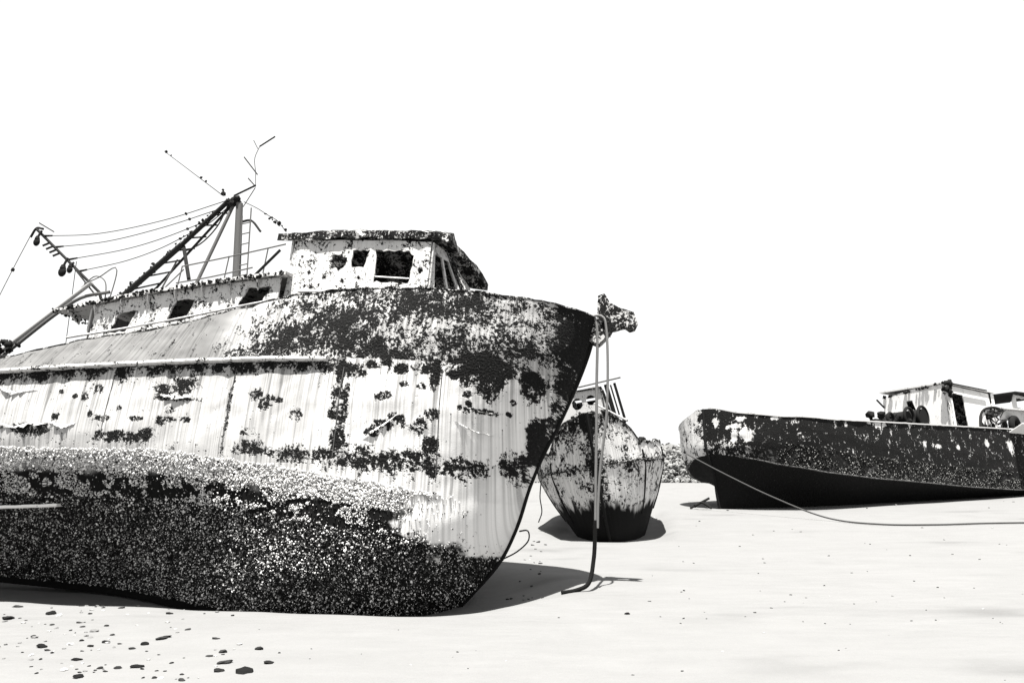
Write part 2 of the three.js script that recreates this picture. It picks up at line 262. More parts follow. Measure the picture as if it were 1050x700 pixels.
part('hull', hullShell(HA, dentA), hullMatA, shipA);
part('deck', deckSheet(HA, 0.75, 0.04, 0.2, 17.9), M.deck, shipA);
for (const s of [1, -1]) {
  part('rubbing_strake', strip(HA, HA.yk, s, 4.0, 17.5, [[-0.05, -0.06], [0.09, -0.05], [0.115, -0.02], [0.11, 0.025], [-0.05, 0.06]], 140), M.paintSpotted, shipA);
  part('gunwale_cap', strip(HA, HA.yt, s, 0.02, 17.8, [[-0.05, -0.01], [0.02, -0.012], [0.02, 0.012], [-0.05, 0.015]], 160), M.rustHeavy, shipA);
}
part('stem_bar', tube([5.3, 4.6, 3.9, 3.2, 2.5, 1.85, 1.1, 0.4, -0.2, -0.8].map((y) => [HA.xs(y) + 0.01, y, 0]), 0.05, 50, 8), M.rust, shipA);
function tornLip(pts, out, h, mat) {                              // a lip of plating peeled away from the shell
  const pos = [], idx = [], n = 18;
  for (let i = 0; i <= n; i++) { const t = i / n * (pts.length - 1), k = Math.min(pts.length - 2, Math.floor(t)), f = t - k, x = lerp(pts[k][0], pts[k + 1][0], f), y = lerp(pts[k][1], pts[k + 1][1], f), z = HA.B(y, HA.xs(y) - x), w = 0.36 * Math.sin(Math.PI * i / n), j = rr(0.3, 1.7);
    pos.push(x, y, z + 0.008, x + rr(-0.015, 0.015), y - h * w * 0.55 * j, z + 0.01 + out * w * 0.7 * j, x + rr(-0.02, 0.02), y - h * w * j, z + 0.01 + out * w * j); }
  for (let i = 0; i < n; i++) for (let k = 0; k < 2; k++) { const a = i * 3 + k; idx.push(a, a + 1, a + 3, a + 1, a + 4, a + 3); }
  const g = new THREE.BufferGeometry(); g.setAttribute('position', new THREE.Float32BufferAttribute(pos, 3)); g.setIndex(idx); return part('torn_plating', uvBox(g), mat, shipA);
}
tornLip([[-11.3, 2.3], [-10.9, 2.22], [-10.5, 2.34], [-10.2, 2.3]], 0.12, 0.2, M.paintLight); tornLip([[-10.15, 2.36], [-9.8, 2.3], [-9.55, 2.36]], 0.09, 0.14, M.paintLight);
tornLip([[-8.05, 2.98], [-7.6, 2.93], [-7.2, 2.95]], 0.1, 0.12, M.paintSpotted); tornLip([[-3.95, 2.4], [-3.65, 2.62], [-3.42, 2.82]], 0.09, 0.14, M.paintSpotted); tornLip([[-2.5, 2.82], [-2.2, 2.7], [-1.9, 2.66]], 0.06, 0.06, M.paintLight);
tornLip([[-11.6, 3.0], [-11.1, 2.9], [-10.6, 2.98]], 0.08, 0.14, M.paintSpotted); tornLip([[-2.25, 3.06], [-2.0, 3.05], [-1.78, 3.06]], 0.06, 0.05, M.rustHeavy);
const onHull = (x, y, o = 0.004) => [x, y, HA.B(y, HA.xs(y) - x) + dentA(x, y, 1) * sm(0.1, 0.9, HA.xs(y) - x) + o];
for (const [x, y0, y1] of [[-6.5, 2.05, 3.5], [-4.42, 2.0, 3.6], [-9.0, 2.1, 3.3], [-2.75, 1.8, 3.7]]) part('weld_seam', tube([0, 0.2, 0.4, 0.6, 0.8, 1].map((t) => onHull(x, lerp(y0, y1, t))), 0.008, 20, 5), M.greySteel, shipA);
{ // bilge plank torn loose
  const g = new THREE.BoxGeometry(2.6, 0.05, 0.2, 14, 1, 1), p = g.attributes.position; for (let i = 0; i < p.count; i++) p.setY(i, p.getY(i) + 0.02 * noise(p.getX(i) * 2, 1));
  g.rotateZ(0.09); g.translate(-11.4, 0.72, 2.42); part('bilge_plank', uvBox(g), M.white, shipA);
}
{ // bow fairlead: two cheeks, a roller, a pin
  const out = [[-0.5, 5.2], [-0.27, 5.3], [-0.28, 5.84], [-0.14, 5.89], [-0.03, 5.70], [0.20, 5.58], [0.46, 5.50], [0.55, 5.33], [0.49, 5.16], [0.38, 5.14], [0.28, 5.20], [0.04, 5.14], [-0.07, 4.97], [-0.23, 4.80], [-0.5, 4.9]];
  const f = part('bow_fairlead', [plate(ragged(out, 0.08, 0.008), [loopHole(0.4, 5.36, 0.07, 0.07, 0.15)], 0.05).translate(0, 0, 0.1), plate(ragged(out, 0.08, 0.008), [loopHole(0.4, 5.36, 0.07, 0.07, 0.15)], 0.05).translate(0, 0, -0.15), box(-0.45, 0.0, 5.02, 5.3, -0.1, 0.1), box(-0.27, -0.12, 5.3, 5.84, -0.099, 0.099)].map((g) => uvBox(g)), M.rustHeavy, shipA);
  const r = new THREE.CylinderGeometry(0.1, 0.1, 0.19, 16); r.rotateX(Math.PI / 2); r.translate(0.36, 5.26, 0); part('roller', r, M.greySteel, f);
}
// wheelhouse
{
  const wall = (s) => {
    const o = ragged([[-6.65, 4.5], [-3.5, 4.5], [-3.52, 6.5], [-4.5, 6.55], [-6.5, 6.56]], 0.25, 0.008);
    const holes = [loopHole(-5.5, 6.1, 0.17, 0.18, 0.3), loopHole(-6.1, 5.85, 0.04, 0.05, 0.3), loopHole(-6.3, 6.2, 0.03, 0.03, 0.3), loopHole(-5.75, 5.75, 0.05, 0.04, 0.3), loopHole(-5.35, 5.68, 0.04, 0.05, 0.3), loopHole(-5.0, 5.75, 0.03, 0.04, 0.3), loopHole(-3.7, 5.9, 0.05, 0.07, 0.4), loopHole(-5.9, 6.35, 0.03, 0.03, 0.3), ragged([[-5.18, 5.97], [-4.9, 5.97], [-4.82, 6.34], [-5.2, 6.34]], 0.08, 0.018), ragged([[-4.66, 5.66], [-3.9, 5.64], [-3.86, 6.2], [-3.95, 6.32], [-4.68, 6.33]], 0.08, 0.025)];
    return uvBox(plate(o, holes, 0.045).translate(0, 0, s > 0 ? 1.48 : -1.525), s, 0.3);
  };
  const w = part('wheelhouse_wall', wall(1), M.paintSpotted, shipA); part('wheelhouse_wall', wall(-1), M.paintSpotted, shipA);
  part('window_bar', rod([-4.66, 5.78, 1.5], [-3.92, 5.74, 1.5], 0.014), M.white, w);
  const aft = uvBox(plate(ragged([[-1.48, 4.5], [1.48, 4.5], [1.48, 6.56], [-1.48, 6.56]], 0.25, 0.004), [ragged([[-0.4, 4.9], [0.4, 4.9], [0.4, 6.2], [-0.4, 6.2]], 0.1, 0.02)], 0.04).rotateY(Math.PI / 2).translate(-6.6, 0, 0)); part('wheelhouse_aft_wall', aft, M.paintSpotted, shipA);
  // raked front, two faces meeting on a centre ridge
  for (const s of [1, -1]) {
    const a = V(-3.5, 5.0, 1.5 * s), b = V(-2.9, 5.0, 0), c = V(-3.72, 6.85, 0), d = V(-3.5, 6.5, 1.5 * s), tri = (p) => p;   // bilinear face with a window
    const at = (u, v) => a.clone().lerp(b, u).lerp(d.clone().lerp(c, u), v);
    const bars = [[0, 0.12, 0, 1], [0.88, 1, 0, 1], [0.12, 0.88, 0, 0.3], [0.12, 0.88, 0.86, 1], [0.47, 0.56, 0.3, 0.86]], pos = [];
    const n = at(1, 0).sub(a).cross(at(0, 1).sub(a)).normalize().multiplyScalar(0.04);
    for (const [u0, u1, v0, v1] of bars) { const q = [at(u0, v0), at(u1, v0), at(u1, v1), at(u0, v1)].map((p) => p.add(V(rr(-.01, .01), rr(-.01, .01), 0))), k = q.map((p) => p.clone().add(n));
      const quad = (A, B, C, D) => { for (const p of [A, B, C, A, C, D]) pos.push(p.x, p.y, p.z); };
      quad(...q); quad(...k); for (let i = 0; i < 4; i++) quad(q[i], q[(i + 1) % 4], k[(i + 1) % 4], k[i]); }
    const g = new THREE.BufferGeometry(); g.setAttribute('position', new THREE.Float32BufferAttribute(pos, 3)); part('wheelhouse_front_frame', uvBox(g, 0.7, 0.2 * s), M.paintSpotted, shipA);
  }
  part('centre_pillar', tube([[-3.72, 6.95, 0], [-3.35, 6.25, 0], [-2.86, 5.3, 0]], 0.07, 12, 6), M.rustHeavy, shipA);
  // cambered roof with a rusted rim
  const nx = 22, nz = 10, pos = [], idx = [], ring = [];
  const outline = (z) => [-6.95 + 0.05 * Math.abs(z), -3.1 - 0.35 * (1 - Math.abs(z) / 1.6) ];
  for (const lay of [0, 1]) for (let i = 0; i <= nx; i++) for (let k = 0; k <= nz; k++) { const z = lerp(-1.6, 1.6, k / nz), [x0, x1] = outline(z), x = lerp(x0, x1, i / nx); pos.push(x + 0.01 * noise(i * 1.7, k), 6.52 + 0.36 * (1 - (z / 1.6) ** 2) + 0.05 * Math.sin(Math.PI * i / nx) - 0.04 * sm(0.9, 1, i / nx) + lay * 0.16 + 0.05 * noise(i * 0.55 + lay * 7, k * 0.8) + 0.03 * (rnd() - 0.5), z + 0.05 * (rnd() - 0.5)); }
  const id = (l, i, k) => l * (nx + 1) * (nz + 1) + i * (nz + 1) + k;
  for (const l of [0, 1]) for (let i = 0; i < nx; i++) for (let k = 0; k < nz; k++) idx.push(id(l, i, k), id(l, i, k + 1), id(l, i + 1, k), id(l, i, k + 1), id(l, i + 1, k + 1), id(l, i + 1, k));
  for (let i = 0; i < nx; i++) for (const k of [0, nz]) idx.push(id(0, i, k), id(0, i + 1, k), id(1, i, k), id(0, i + 1, k), id(1, i + 1, k), id(1, i, k));
  for (let k = 0; k < nz; k++) for (const i of [0, nx]) idx.push(id(0, i, k), id(0, i, k + 1), id(1, i, k), id(0, i, k + 1), id(1, i, k + 1), id(1, i, k));
  const g = new THREE.BufferGeometry(); g.setAttribute('position', new THREE.Float32BufferAttribute(pos, 3)); g.setIndex(idx); part('wheelhouse_roof', uvBox(g), M.rustHeavy, shipA);
  for (const s of [1, -1]) part('wheelhouse_ledge', uvBox(new THREE.BoxGeometry(2.75, 0.05, 0.16, 12, 1, 1).translate(-4.85, 5.42, 1.6 * s)), M.white, shipA);
}
// aft cabin under its overhanging roof
{
  const roofY = (x) => tabS([[-12, 4.78], [-10.6, 5.08], [-9.2, 5.34], [-7.4, 5.6], [-6.2, 5.74]], x, 0.2);
  for (const s of [1, -1]) {
    const top = []; for (let x = -6.6; x >= -10.95; x -= 0.3) top.push([x, roofY(x) - 0.01]);
    const o = ragged([[-10.95, 3.0], [-6.6, 3.6], ...top], 0.35, 0.004);
    const holes = [[[-10.42, 4.42], [-9.98, 4.48], [-9.8, 4.93], [-10.2, 4.88]], [[-9.1, 4.66], [-8.66, 4.72], [-8.45, 5.2], [-8.9, 5.15]], [[-7.5, 5.02], [-7.0, 5.1], [-6.78, 5.48], [-7.3, 5.44]]].map((h) => ragged(h, 0.09, 0.022));
    part('cabin_wall', uvBox(plate(o, holes, 0.04).translate(0, 0, s > 0 ? 1.68 : -1.72), 0.4 + s, 0.1), M.paintSpotted, shipA);
    for (let x = -11.4; x < -6.7; x += 0.62) { const y = roofY(x) - 0.02, d = x < -10.95 ? -0.3 : 0; // brackets under the eaves
      const g = plate([[1.722 + d, y - 0.22], [1.81, y - 0.05], [1.81, y], [1.722 + d, y]], [], 0.03).rotateY(-Math.PI / 2).translate(x, 0, 0); if (s < 0) g.scale(1, 1, -1); part('eave_bracket', uvBox(g, x, 0), M.paintSpotted, shipA); }
  }
  part('cabin_aft_wall', uvBox(plate(ragged([[-1.68, 3.0], [1.68, 3.0], [1.68, 4.98], [-1.68, 4.98]], 0.4, 0.004), [], 0.04).rotateY(Math.PI / 2).translate(-10.97, 0, 0)), M.paintLight, shipA);
  const n = 24, pos = [], idx = [];
  for (const l of [0, 1]) for (let i = 0; i <= n; i++) for (let k = 0; k <= 8; k++) { const x = lerp(-11.75, -6.45, i / n), z = lerp(-1.83, 1.83, k / 8); pos.push(x, roofY(x) + l * 0.07 + 0.12 * (1 - (z / 1.83) ** 2) + 0.015 * noise(x * 2.3, z * 2 + l * 9), z + 0.02 * noise(x * 3, z)); }
  const id = (l, i, k) => l * (n + 1) * 9 + i * 9 + k;
  for (const l of [0, 1]) for (let i = 0; i < n; i++) for (let k = 0; k < 8; k++) idx.push(id(l, i, k), id(l, i, k + 1), id(l, i + 1, k), id(l, i, k + 1), id(l, i + 1, k + 1), id(l, i + 1, k));
  for (let i = 0; i < n; i++) for (const k of [0, 8]) idx.push(id(0, i, k), id(0, i + 1, k), id(1, i, k), id(0, i + 1, k), id(1, i + 1, k), id(1, i, k));
  for (let k = 0; k < 8; k++) for (const i of [0, n]) idx.push(id(0, i, k), id(0, i, k + 1), id(1, i, k), id(0, i, k + 1), id(1, i, k + 1), id(1, i, k));
  const g = new THREE.BufferGeometry(); g.setAttribute('position', new THREE.Float32BufferAttribute(pos, 3)); g.setIndex(idx);
  const roof = part('cabin_roof', uvBox(g), M.paintSpotted, shipA);
  const crust = []; for (let i = 0; i < 240; i++) { const x = rr(-11.7, -6.5); crust.push(lump(x, roofY(x) + rr(-0.01, 0.07), 1.82 + rr(-0.02, 0.03), rr(0.012, 0.035), 0.55, 0)); }
  for (let i = 0; i < 110; i++) { const z = rr(-1.9, 1.9); crust.push(lump(-11.75, roofY(-11.75) + rr(0, 0.1), z, rr(0.015, 0.045), 0.5, 0)); }
  const cr = part('rust_crust', crust, M.rust, roof); cr.userData.kind = 'stuff';
  part('deck_pipe', tube([[-11, 4.2, 2.15], [-9.6, 4.42, 2.2], [-8, 4.72, 2.22], [-6.7, 4.98, 2.24], [-5.9, 5.1, 2.25]], 0.022, 40), M.paintSpotted, shipA);
}
// masts, ladder, rigging: coordinates on the ship's centreline unless given
{
  const L3 = (a, z = 0) => a.map((p) => [p[0], p[1], p[2] ?? z]);
  part('mast_pole', rod([-8.62, 5.5, 0], [-8.95, 8.1, 0], 0.1, 0.08, 12), M.greySteel, shipA);
  const lad = part('mast_ladder', [rod([-8.79, 7.76, 0.05], [-8.6, 5.8, 0.05], 0.016), rod([-8.59, 7.96, 0.05], [-8.38, 5.85, 0.05], 0.016)], M.greySteel, shipA);
  for (let i = 0; i < 6; i++) { const t = i / 6; part('rung', rod([lerp(-8.77, -8.62, t), lerp(7.55, 6.0, t), 0.05], [lerp(-8.55, -8.4, t), lerp(7.6, 6.05, t), 0.05], 0.014), M.greySteel, lad); }
  const boom = part('derrick_boom', [rod([-11.9, 5.4, 0.1], [-10.24, 7.03, 0.08], 0.07), rod([-10.24, 7.03, 0.08], [-9.2, 8.2, 0.02], 0.055), rod([-11.2, 5.75, -0.25], [-9.15, 8.12, -0.05], 0.03)], M.rust, shipA);
  for (let i = 0; i < 7; i++) { const t = (i + 0.6) / 7; part('lacing_bar', rod([lerp(-11.6, -9.4, t), lerp(5.7, 7.97, t), 0.08], [lerp(-11.0, -9.2, t), lerp(5.98, 8.05, t), -0.2], 0.02), M.rust, boom); }
  const scab = []; for (let i = 0; i < 170; i++) { const t = Math.pow(rnd(), 1.6), x = lerp(-11.8, -9.5, t), y = lerp(5.52, 7.85, t); scab.push(lump(x + rr(-0.07, 0.07), y + rr(-0.07, 0.1), 0.08 + rr(-0.05, 0.05), rr(0.012, 0.04), 0.6, 0)); }
  const sc = part('rust_scabs', scab, M.rust, boom); sc.userData.kind = 'stuff';
  part('mast_strut', rod([-10.24, 7.01, 0], [-9.3, 5.9, 0.9], 0.045), M.rust, shipA);
  part('mast_strut', rod([-9.1, 8.07, 0], [-9.5, 5.8, 0.4], 0.04), M.greySteel, shipA);
  part('mast_strut', rod([-10.77, 5.6, 0], [-10.34, 6.69, 0], 0.02), M.greySteel, shipA);
  part('mast_strut', rod([-10.4, 5.8, 0.3], [-10.13, 6.44, 0], 0.016), M.greySteel, shipA);
  const hub = []; for (let i = 0; i < 12; i++) hub.push(lump(-9.08 + rr(-0.2, 0.2), 8.13 + rr(-0.08, 0.1), rr(-0.1, 0.1), rr(0.04, 0.085), 0.4)); part('masthead_fitting', hub, M.rust, shipA);
  for (const [a, r] of [[[[-9.24, 8.07], [-9.45, 7.50], [-9.81, 7.08], [-10.22, 6.88]], 0.016], [[[-9.2, 8.05], [-9.55, 7.7], [-10.05, 7.3], [-10.3, 6.95]], 0.012]]) part('halyard', tube(L3(a), r, 24), M.wire, shipA);
  for (const a of [[[-14.25, 7.31], [-12.69, 7.36], [-10.85, 7.71], [-9.3, 8.18]], [[-13.85, 7.01], [-12.37, 7.16], [-10.82, 7.53], [-9.5, 7.95]], [[-13.4, 6.68], [-11.78, 6.96], [-10.76, 7.26], [-9.75, 7.66]], [[-13.0, 6.38], [-11.72, 6.66], [-10.84, 6.98], [-9.95, 7.45]]]) {
    const w = part('stay_wire', tube(L3(a), 0.0105, 40, 5), M.wire, shipA);
    part('turnbuckle', rod([a[0][0], a[0][1], 0], [lerp(a[0][0], a[1][0], 0.17), lerp(a[0][1], a[1][1], 0.17), 0], 0.03, 0.02, 6), M.rust, w);
    const k = lerp(0.55, 0.85, rnd()); part('splice', lump(lerp(a[2][0], a[3][0], k - 0.3), lerp(a[2][1], a[3][1], k - 0.32), 0, 0.035, 0.3), M.rust, w);
  }
  part('roof_rail', tube([[-9.31, 6.09, 1.2], [-8.08, 6.34, 1.2], [-6.9, 6.6, 1.2]], 0.016, 20), M.greySteel, shipA);
  part('roof_rail', tube([[-9.38, 5.71, 1.2], [-8.58, 5.85, 1.2], [-7.6, 6.07, 1.2]], 0.016, 20), M.greySteel, shipA);
  for (const x of [-9.3, -8.2, -7.3]) part('rail_post', rod([x - 0.05, 5.35 + (x + 9.3) * 0.16, 1.2], [x, 6.1 + (x + 9.3) * 0.21, 1.2], 0.014), M.greySteel, shipA);
  part('wheelhouse_brace', rod([-6.95, 6.43, 1.3], [-7.6, 5.7, 1.3], 0.03), M.rust, shipA);
  // after gallows
  const gal = part('aft_gallows', [rod([-14.5, 7.5, 0], [-12.3, 5.85, 0], 0.035), rod([-14.36, 7.62, 0.1], [-13.87, 7.38, 0.1], 0.014), tube([[-14.62, 7.28, 0], [-14.5, 7.52, 0], [-14.3, 7.5, 0]], 0.03, 10), rod([-13.0, 6.4, 0.15], [-12.2, 5.7, 0.2], 0.02), rod([-12.3, 5.85, 0], [-11.9, 5.0, 0], 0.035)], M.iron, shipA);
  for (const [x, y, r, yt] of [[-14.33, 7.12, 0.085, 7.44], [-13.4, 6.34, 0.1, 6.72], [-13.2, 6.4, 0.075, 6.6]]) { const b = part('hanging_block', [new THREE.SphereGeometry(r, 12, 8).scale(1, 1.25, 0.7).translate(x, y, 0.08), new THREE.CylinderGeometry(r * 0.45, r * 0.75, r * 0.9, 10).translate(x, y + r * 1.35, 0.08)], M.rust, shipA); part('shackle', rod([x, y + r * 1.5, 0.08], [x + 0.02, yt, 0.02], 0.028), M.rust, b); }
  for (let i = 0; i < 4; i++) part('cleat', rod([-14.0 + i * 0.12, 7.12 - i * 0.09, 0.02], [-14.13 + i * 0.12, 7.02 - i * 0.09, 0.08], 0.026), M.rust, gal);
  part('fore_stay', tube([[-14.64, 7.3, 0], [-14.92, 6.46, 0], [-15.4, 4.9, 0]], 0.009, 20, 5), M.wire, shipA);
  part('turnbuckle', lump(-14.93, 6.42, 0, 0.045, 0.3), M.rust, shipA);
  part('cargo_boom', rod([-15.2, 3.4, 0.5], [-12.39, 6.04, 0.2], 0.055, 0.05, 10), M.paleSteel, shipA);
  part('cargo_boom', tube([[-15.1, 3.2, 0.6], [-13.90, 4.32, 0.5], [-13.02, 5.18, 0.4], [-12.51, 5.62, 0.3], [-11.85, 5.80, 0.2]], 0.04, 30, 8), M.greySteel, shipA);
  part('backstay', tube([[-13.13, 6.64, 0], [-12.9, 4.1, 0]], 0.009, 6, 5), M.wire, shipA);
  part('handrail', tube([[-12.42, 5.94, 0.4], [-12.07, 6.09, 0.4], [-11.64, 6.34, 0.4], [-11.67, 5.3, 0.4]], 0.014, 20), M.greySteel, shipA);
  part('handrail', tube([[-12.65, 5.9, 0.2], [-12.34, 6.19, 0.2], [-12.04, 6.07, 0.2], [-11.91, 5.3, 0.2]], 0.014, 20), M.greySteel, shipA);
  const tangle = []; for (let i = 0; i < 30; i++) tangle.push(lump(-14.1 + rr(-0.5, 0.6), 4.2 + rr(-0.25, 0.25) + 0, 0.7 + rr(-0.2, 0.2), rr(0.03, 0.1), 0.5)); part('rusted_winch', tangle, M.rust, shipA);
  // aerials, thin and broken
  const aer = part('aerial', [rod([-11.27, 9.54, 0], [-9.41, 8.3, 0], 0.007, 0.01, 5)], M.wire, shipA);
  for (const [x, y, r] of [[-11.2, 9.52, 0.035], [-11.05, 9.42, 0.02], [-10.1, 8.8, 0.028], [-9.95, 8.7, 0.025], [-9.42, 8.36, 0.055], [-9.45, 8.46, 0.03]]) part('insulator', lump(x, y, 0, r, 0.35), M.rust, aer);
  part('aerial', [tube(L3([[-9.13, 8.3], [-8.60, 8.56]]), 0.022, 4), tube(L3([[-8.6, 8.56], [-8.66, 8.91], [-8.74, 9.27], [-8.66, 9.58]]), 0.008, 14, 5), tube(L3([[-8.66, 9.58], [-8.29, 9.83]]), 0.018, 6), rod([-9.03, 9.31, 0], [-8.6, 8.84, 0], 0.014), rod([-8.84, 8.01, 0], [-8.6, 8.5, 0], 0.01), rod([-8.83, 8.75, 0], [-8.6, 8.53, 0], 0.013), rod([-8.85, 9.75, 0], [-8.7, 9.52, 0], 0.008)], M.wire, shipA);
  const ch = part('broken_stay', tube(L3([[-8.84, 8.14], [-8.45, 7.96], [-8.14, 7.78], [-7.90, 7.65], [-7.62, 7.36]]), 0.009, 24, 5), M.wire, shipA);
  const knots = []; for (let i = 0; i < 16; i++) { const t = rr(0.35, 1); knots.push(lump(lerp(-8.6, -7.62, t), lerp(8.05, 7.42, t) + rr(-0.04, 0.05), rr(-0.03, 0.03), rr(0.012, 0.035), 0.5)); } part('tangled_cordage', knots, M.wire, ch);
  part('hook_arm', tube(L3([[-8.85, 7.62], [-8.58, 7.66], [-8.28, 7.38]]), 0.028, 14), M.iron, shipA);
}
// the crust of barnacles and mussels on the bottom
{
  seed(505);
  const g = mergeVertices(new THREE.IcosahedronGeometry(1, 0).deleteAttribute('normal').deleteAttribute('uv')), p = g.attributes.position;
  for (let i = 0; i < p.count; i++) { const s = rr(0.5, 1.45); p.setXYZ(i, p.getX(i) * s, p.getY(i) * s, p.getZ(i) * s * 0.8); }
  const gg = g.toNonIndexed(); gg.computeVertexNormals();
  const N = 110000, mats = [], cols = [], d = new THREE.Object3D(), normal = V(0, 0, 0), e = 0.05;
  for (let tries = 0; mats.length < N && tries < 1500000; tries++) {
    const side = rnd() < 0.86 ? 1 : -1, q = 14.5 * Math.pow(rnd(), 1.15), y = rr(-0.75, 2.05), x = HA.xs(y) - q, top = foulTop(x) + 0.05 * noise(x * 5, 7) - 0.04, dp = top - y;
    if (dp < 0) continue;
    const patch = fbm(x * 1.5 + 3, y * 2.2, 3) + 0.3 * noise(x * 7, y * 7), bare = bareBow(x, y);
    let keep, light;
    if (dp < 0.42 + 0.1 * noise(x * 2, 1)) { keep = 1; light = 0.93; if (patch > 0.42) keep = 0.1; }
    else if (dp < 0.85) { keep = patch > -0.02 ? 0.12 : 0.95; light = patch > -0.02 ? 0.2 : 0.7; }
    else { keep = 0.85; light = 0.2 + 0.22 * patch; }
    keep *= 1 - 0.93 * bare; if (dp < 0.6) keep *= sm(-2.2, -2.9, x + 0.4 * noise(y * 6, x * 2)); if (dp > 0.3 && bare > 0.3) light = 0.5;
    if (rnd() > keep) continue;
    const z = HA.B(y, q), nx = (HA.B(y, q + e) - HA.B(y, Math.max(0, q - e))) / (q > e ? 2 * e : q + e), ny = (HA.B(y + e, HA.xs(y + e) - x) - HA.B(y - e, Math.max(0, HA.xs(y - e) - x))) / (2 * e);
    normal.set(nx, -ny, 1).normalize(); if (!isFinite(normal.x + normal.y)) continue; if (side < 0) normal.z *= -1;
    const r = rr(0.006, 0.016) * (rnd() < 0.12 ? 1.7 : 1);
    d.position.set(x, y, side * (z + dentA(x, y, side) * sm(0.1, 0.9, q))).addScaledVector(normal, r * 0.35);
    d.quaternion.setFromUnitVectors(V(0, 0, 1), normal); d.rotateZ(rnd() * 6.3); d.scale.set(r * rr(0.7, 1.3), r * rr(0.7, 1.3), r * rr(0.8, 1.5)); d.updateMatrix();
    mats.push(d.matrix.clone());
    const c = rnd() < light ? rr(0.3, 0.66) : rnd() < 0.35 ? rr(0.03, 0.12) : rr(0.004, 0.012); cols.push(c);
  }
  const im = new THREE.InstancedMesh(gg, matte({ color: 0xffffff, roughness: 0.9 }), mats.length), c = new THREE.Color();
  mats.forEach((m, i) => { im.setMatrixAt(i, m); im.setColorAt(i, c.setRGB(cols[i], cols[i] * 0.994, cols[i] * 0.985)); });
  im.name = 'barnacle_crust'; im.userData.kind = 'stuff'; im.castShadow = im.receiveShadow = true; shipA.add(im); console.log('barnacles', mats.length);
}

// ---------------------------------------------------------------- the small wreck end-on in the middle
function girth(B, y, len) {                                       // length along the shell at one level, so that the weathering keeps its size round a bluff bow
  const t = [[0, 0]]; for (let q = 0.05; q <= len + 0.05; q += 0.05) t.push([q, t[t.length - 1][1] + Math.hypot(0.05, B(y, q) - B(y, q - 0.05))]);
  return Object.assign((q) => { const i = Math.min(t.length - 2, Math.floor(q / 0.05)); return lerp(t[i][1], t[i + 1][1], q / 0.05 - i); }, { inverse: (u) => { let a = 0, b = t.length - 1; while (b - a > 1) { const m = (a + b) >> 1; if (t[m][1] <= u) a = m; else b = m; } return t[a][0] + 0.05 * clamp((u - t[a][1]) / (t[b][1] - t[a][1])); } });
}
const HB = {
  nq: 70, n1: 34, n2: 14, len: 13, pow: 1.4, yb: -0.6, X: [-9, 9], Y: [-0.8, 4.3],
  xs: (y) => tabS([[-0.6, -1.5], [0, -1.0], [1, -0.6], [2.5, -0.25], [4.2, 0.1]], y, 0.3),
  yk: (q) => tabS([[0, 2.3], [4, 2.2], [13, 2.1]], q, 0.3),
  yt: (q) => tabS([[0, 3.95], [0.4, 3.85], [0.75, 3.55], [1.05, 3.2], [1.2, 2.85], [5, 2.7], [13, 2.7]], q, 0.05) + 0.1 * noise(q * 3.1, 4.4),
  B(y, q) { const b = tabS([[-0.6, 1.0], [0, 1.3], [1.1, 1.85], [2.1, 2.24], [4, 2.1]], y, 0.08), x = clamp(q / 3.3); return 0.03 + b * Math.pow(1 - (1 - x) * (1 - x), tab([[0, 0.62], [2.2, 0.75], [4, 0.8]], y)) * (1 - 0.2 * sm(8, 13, q)); },
};
const girthB = girth(HB.B, 2.5, 13); HB.U = (q, side) => side * girthB(q);
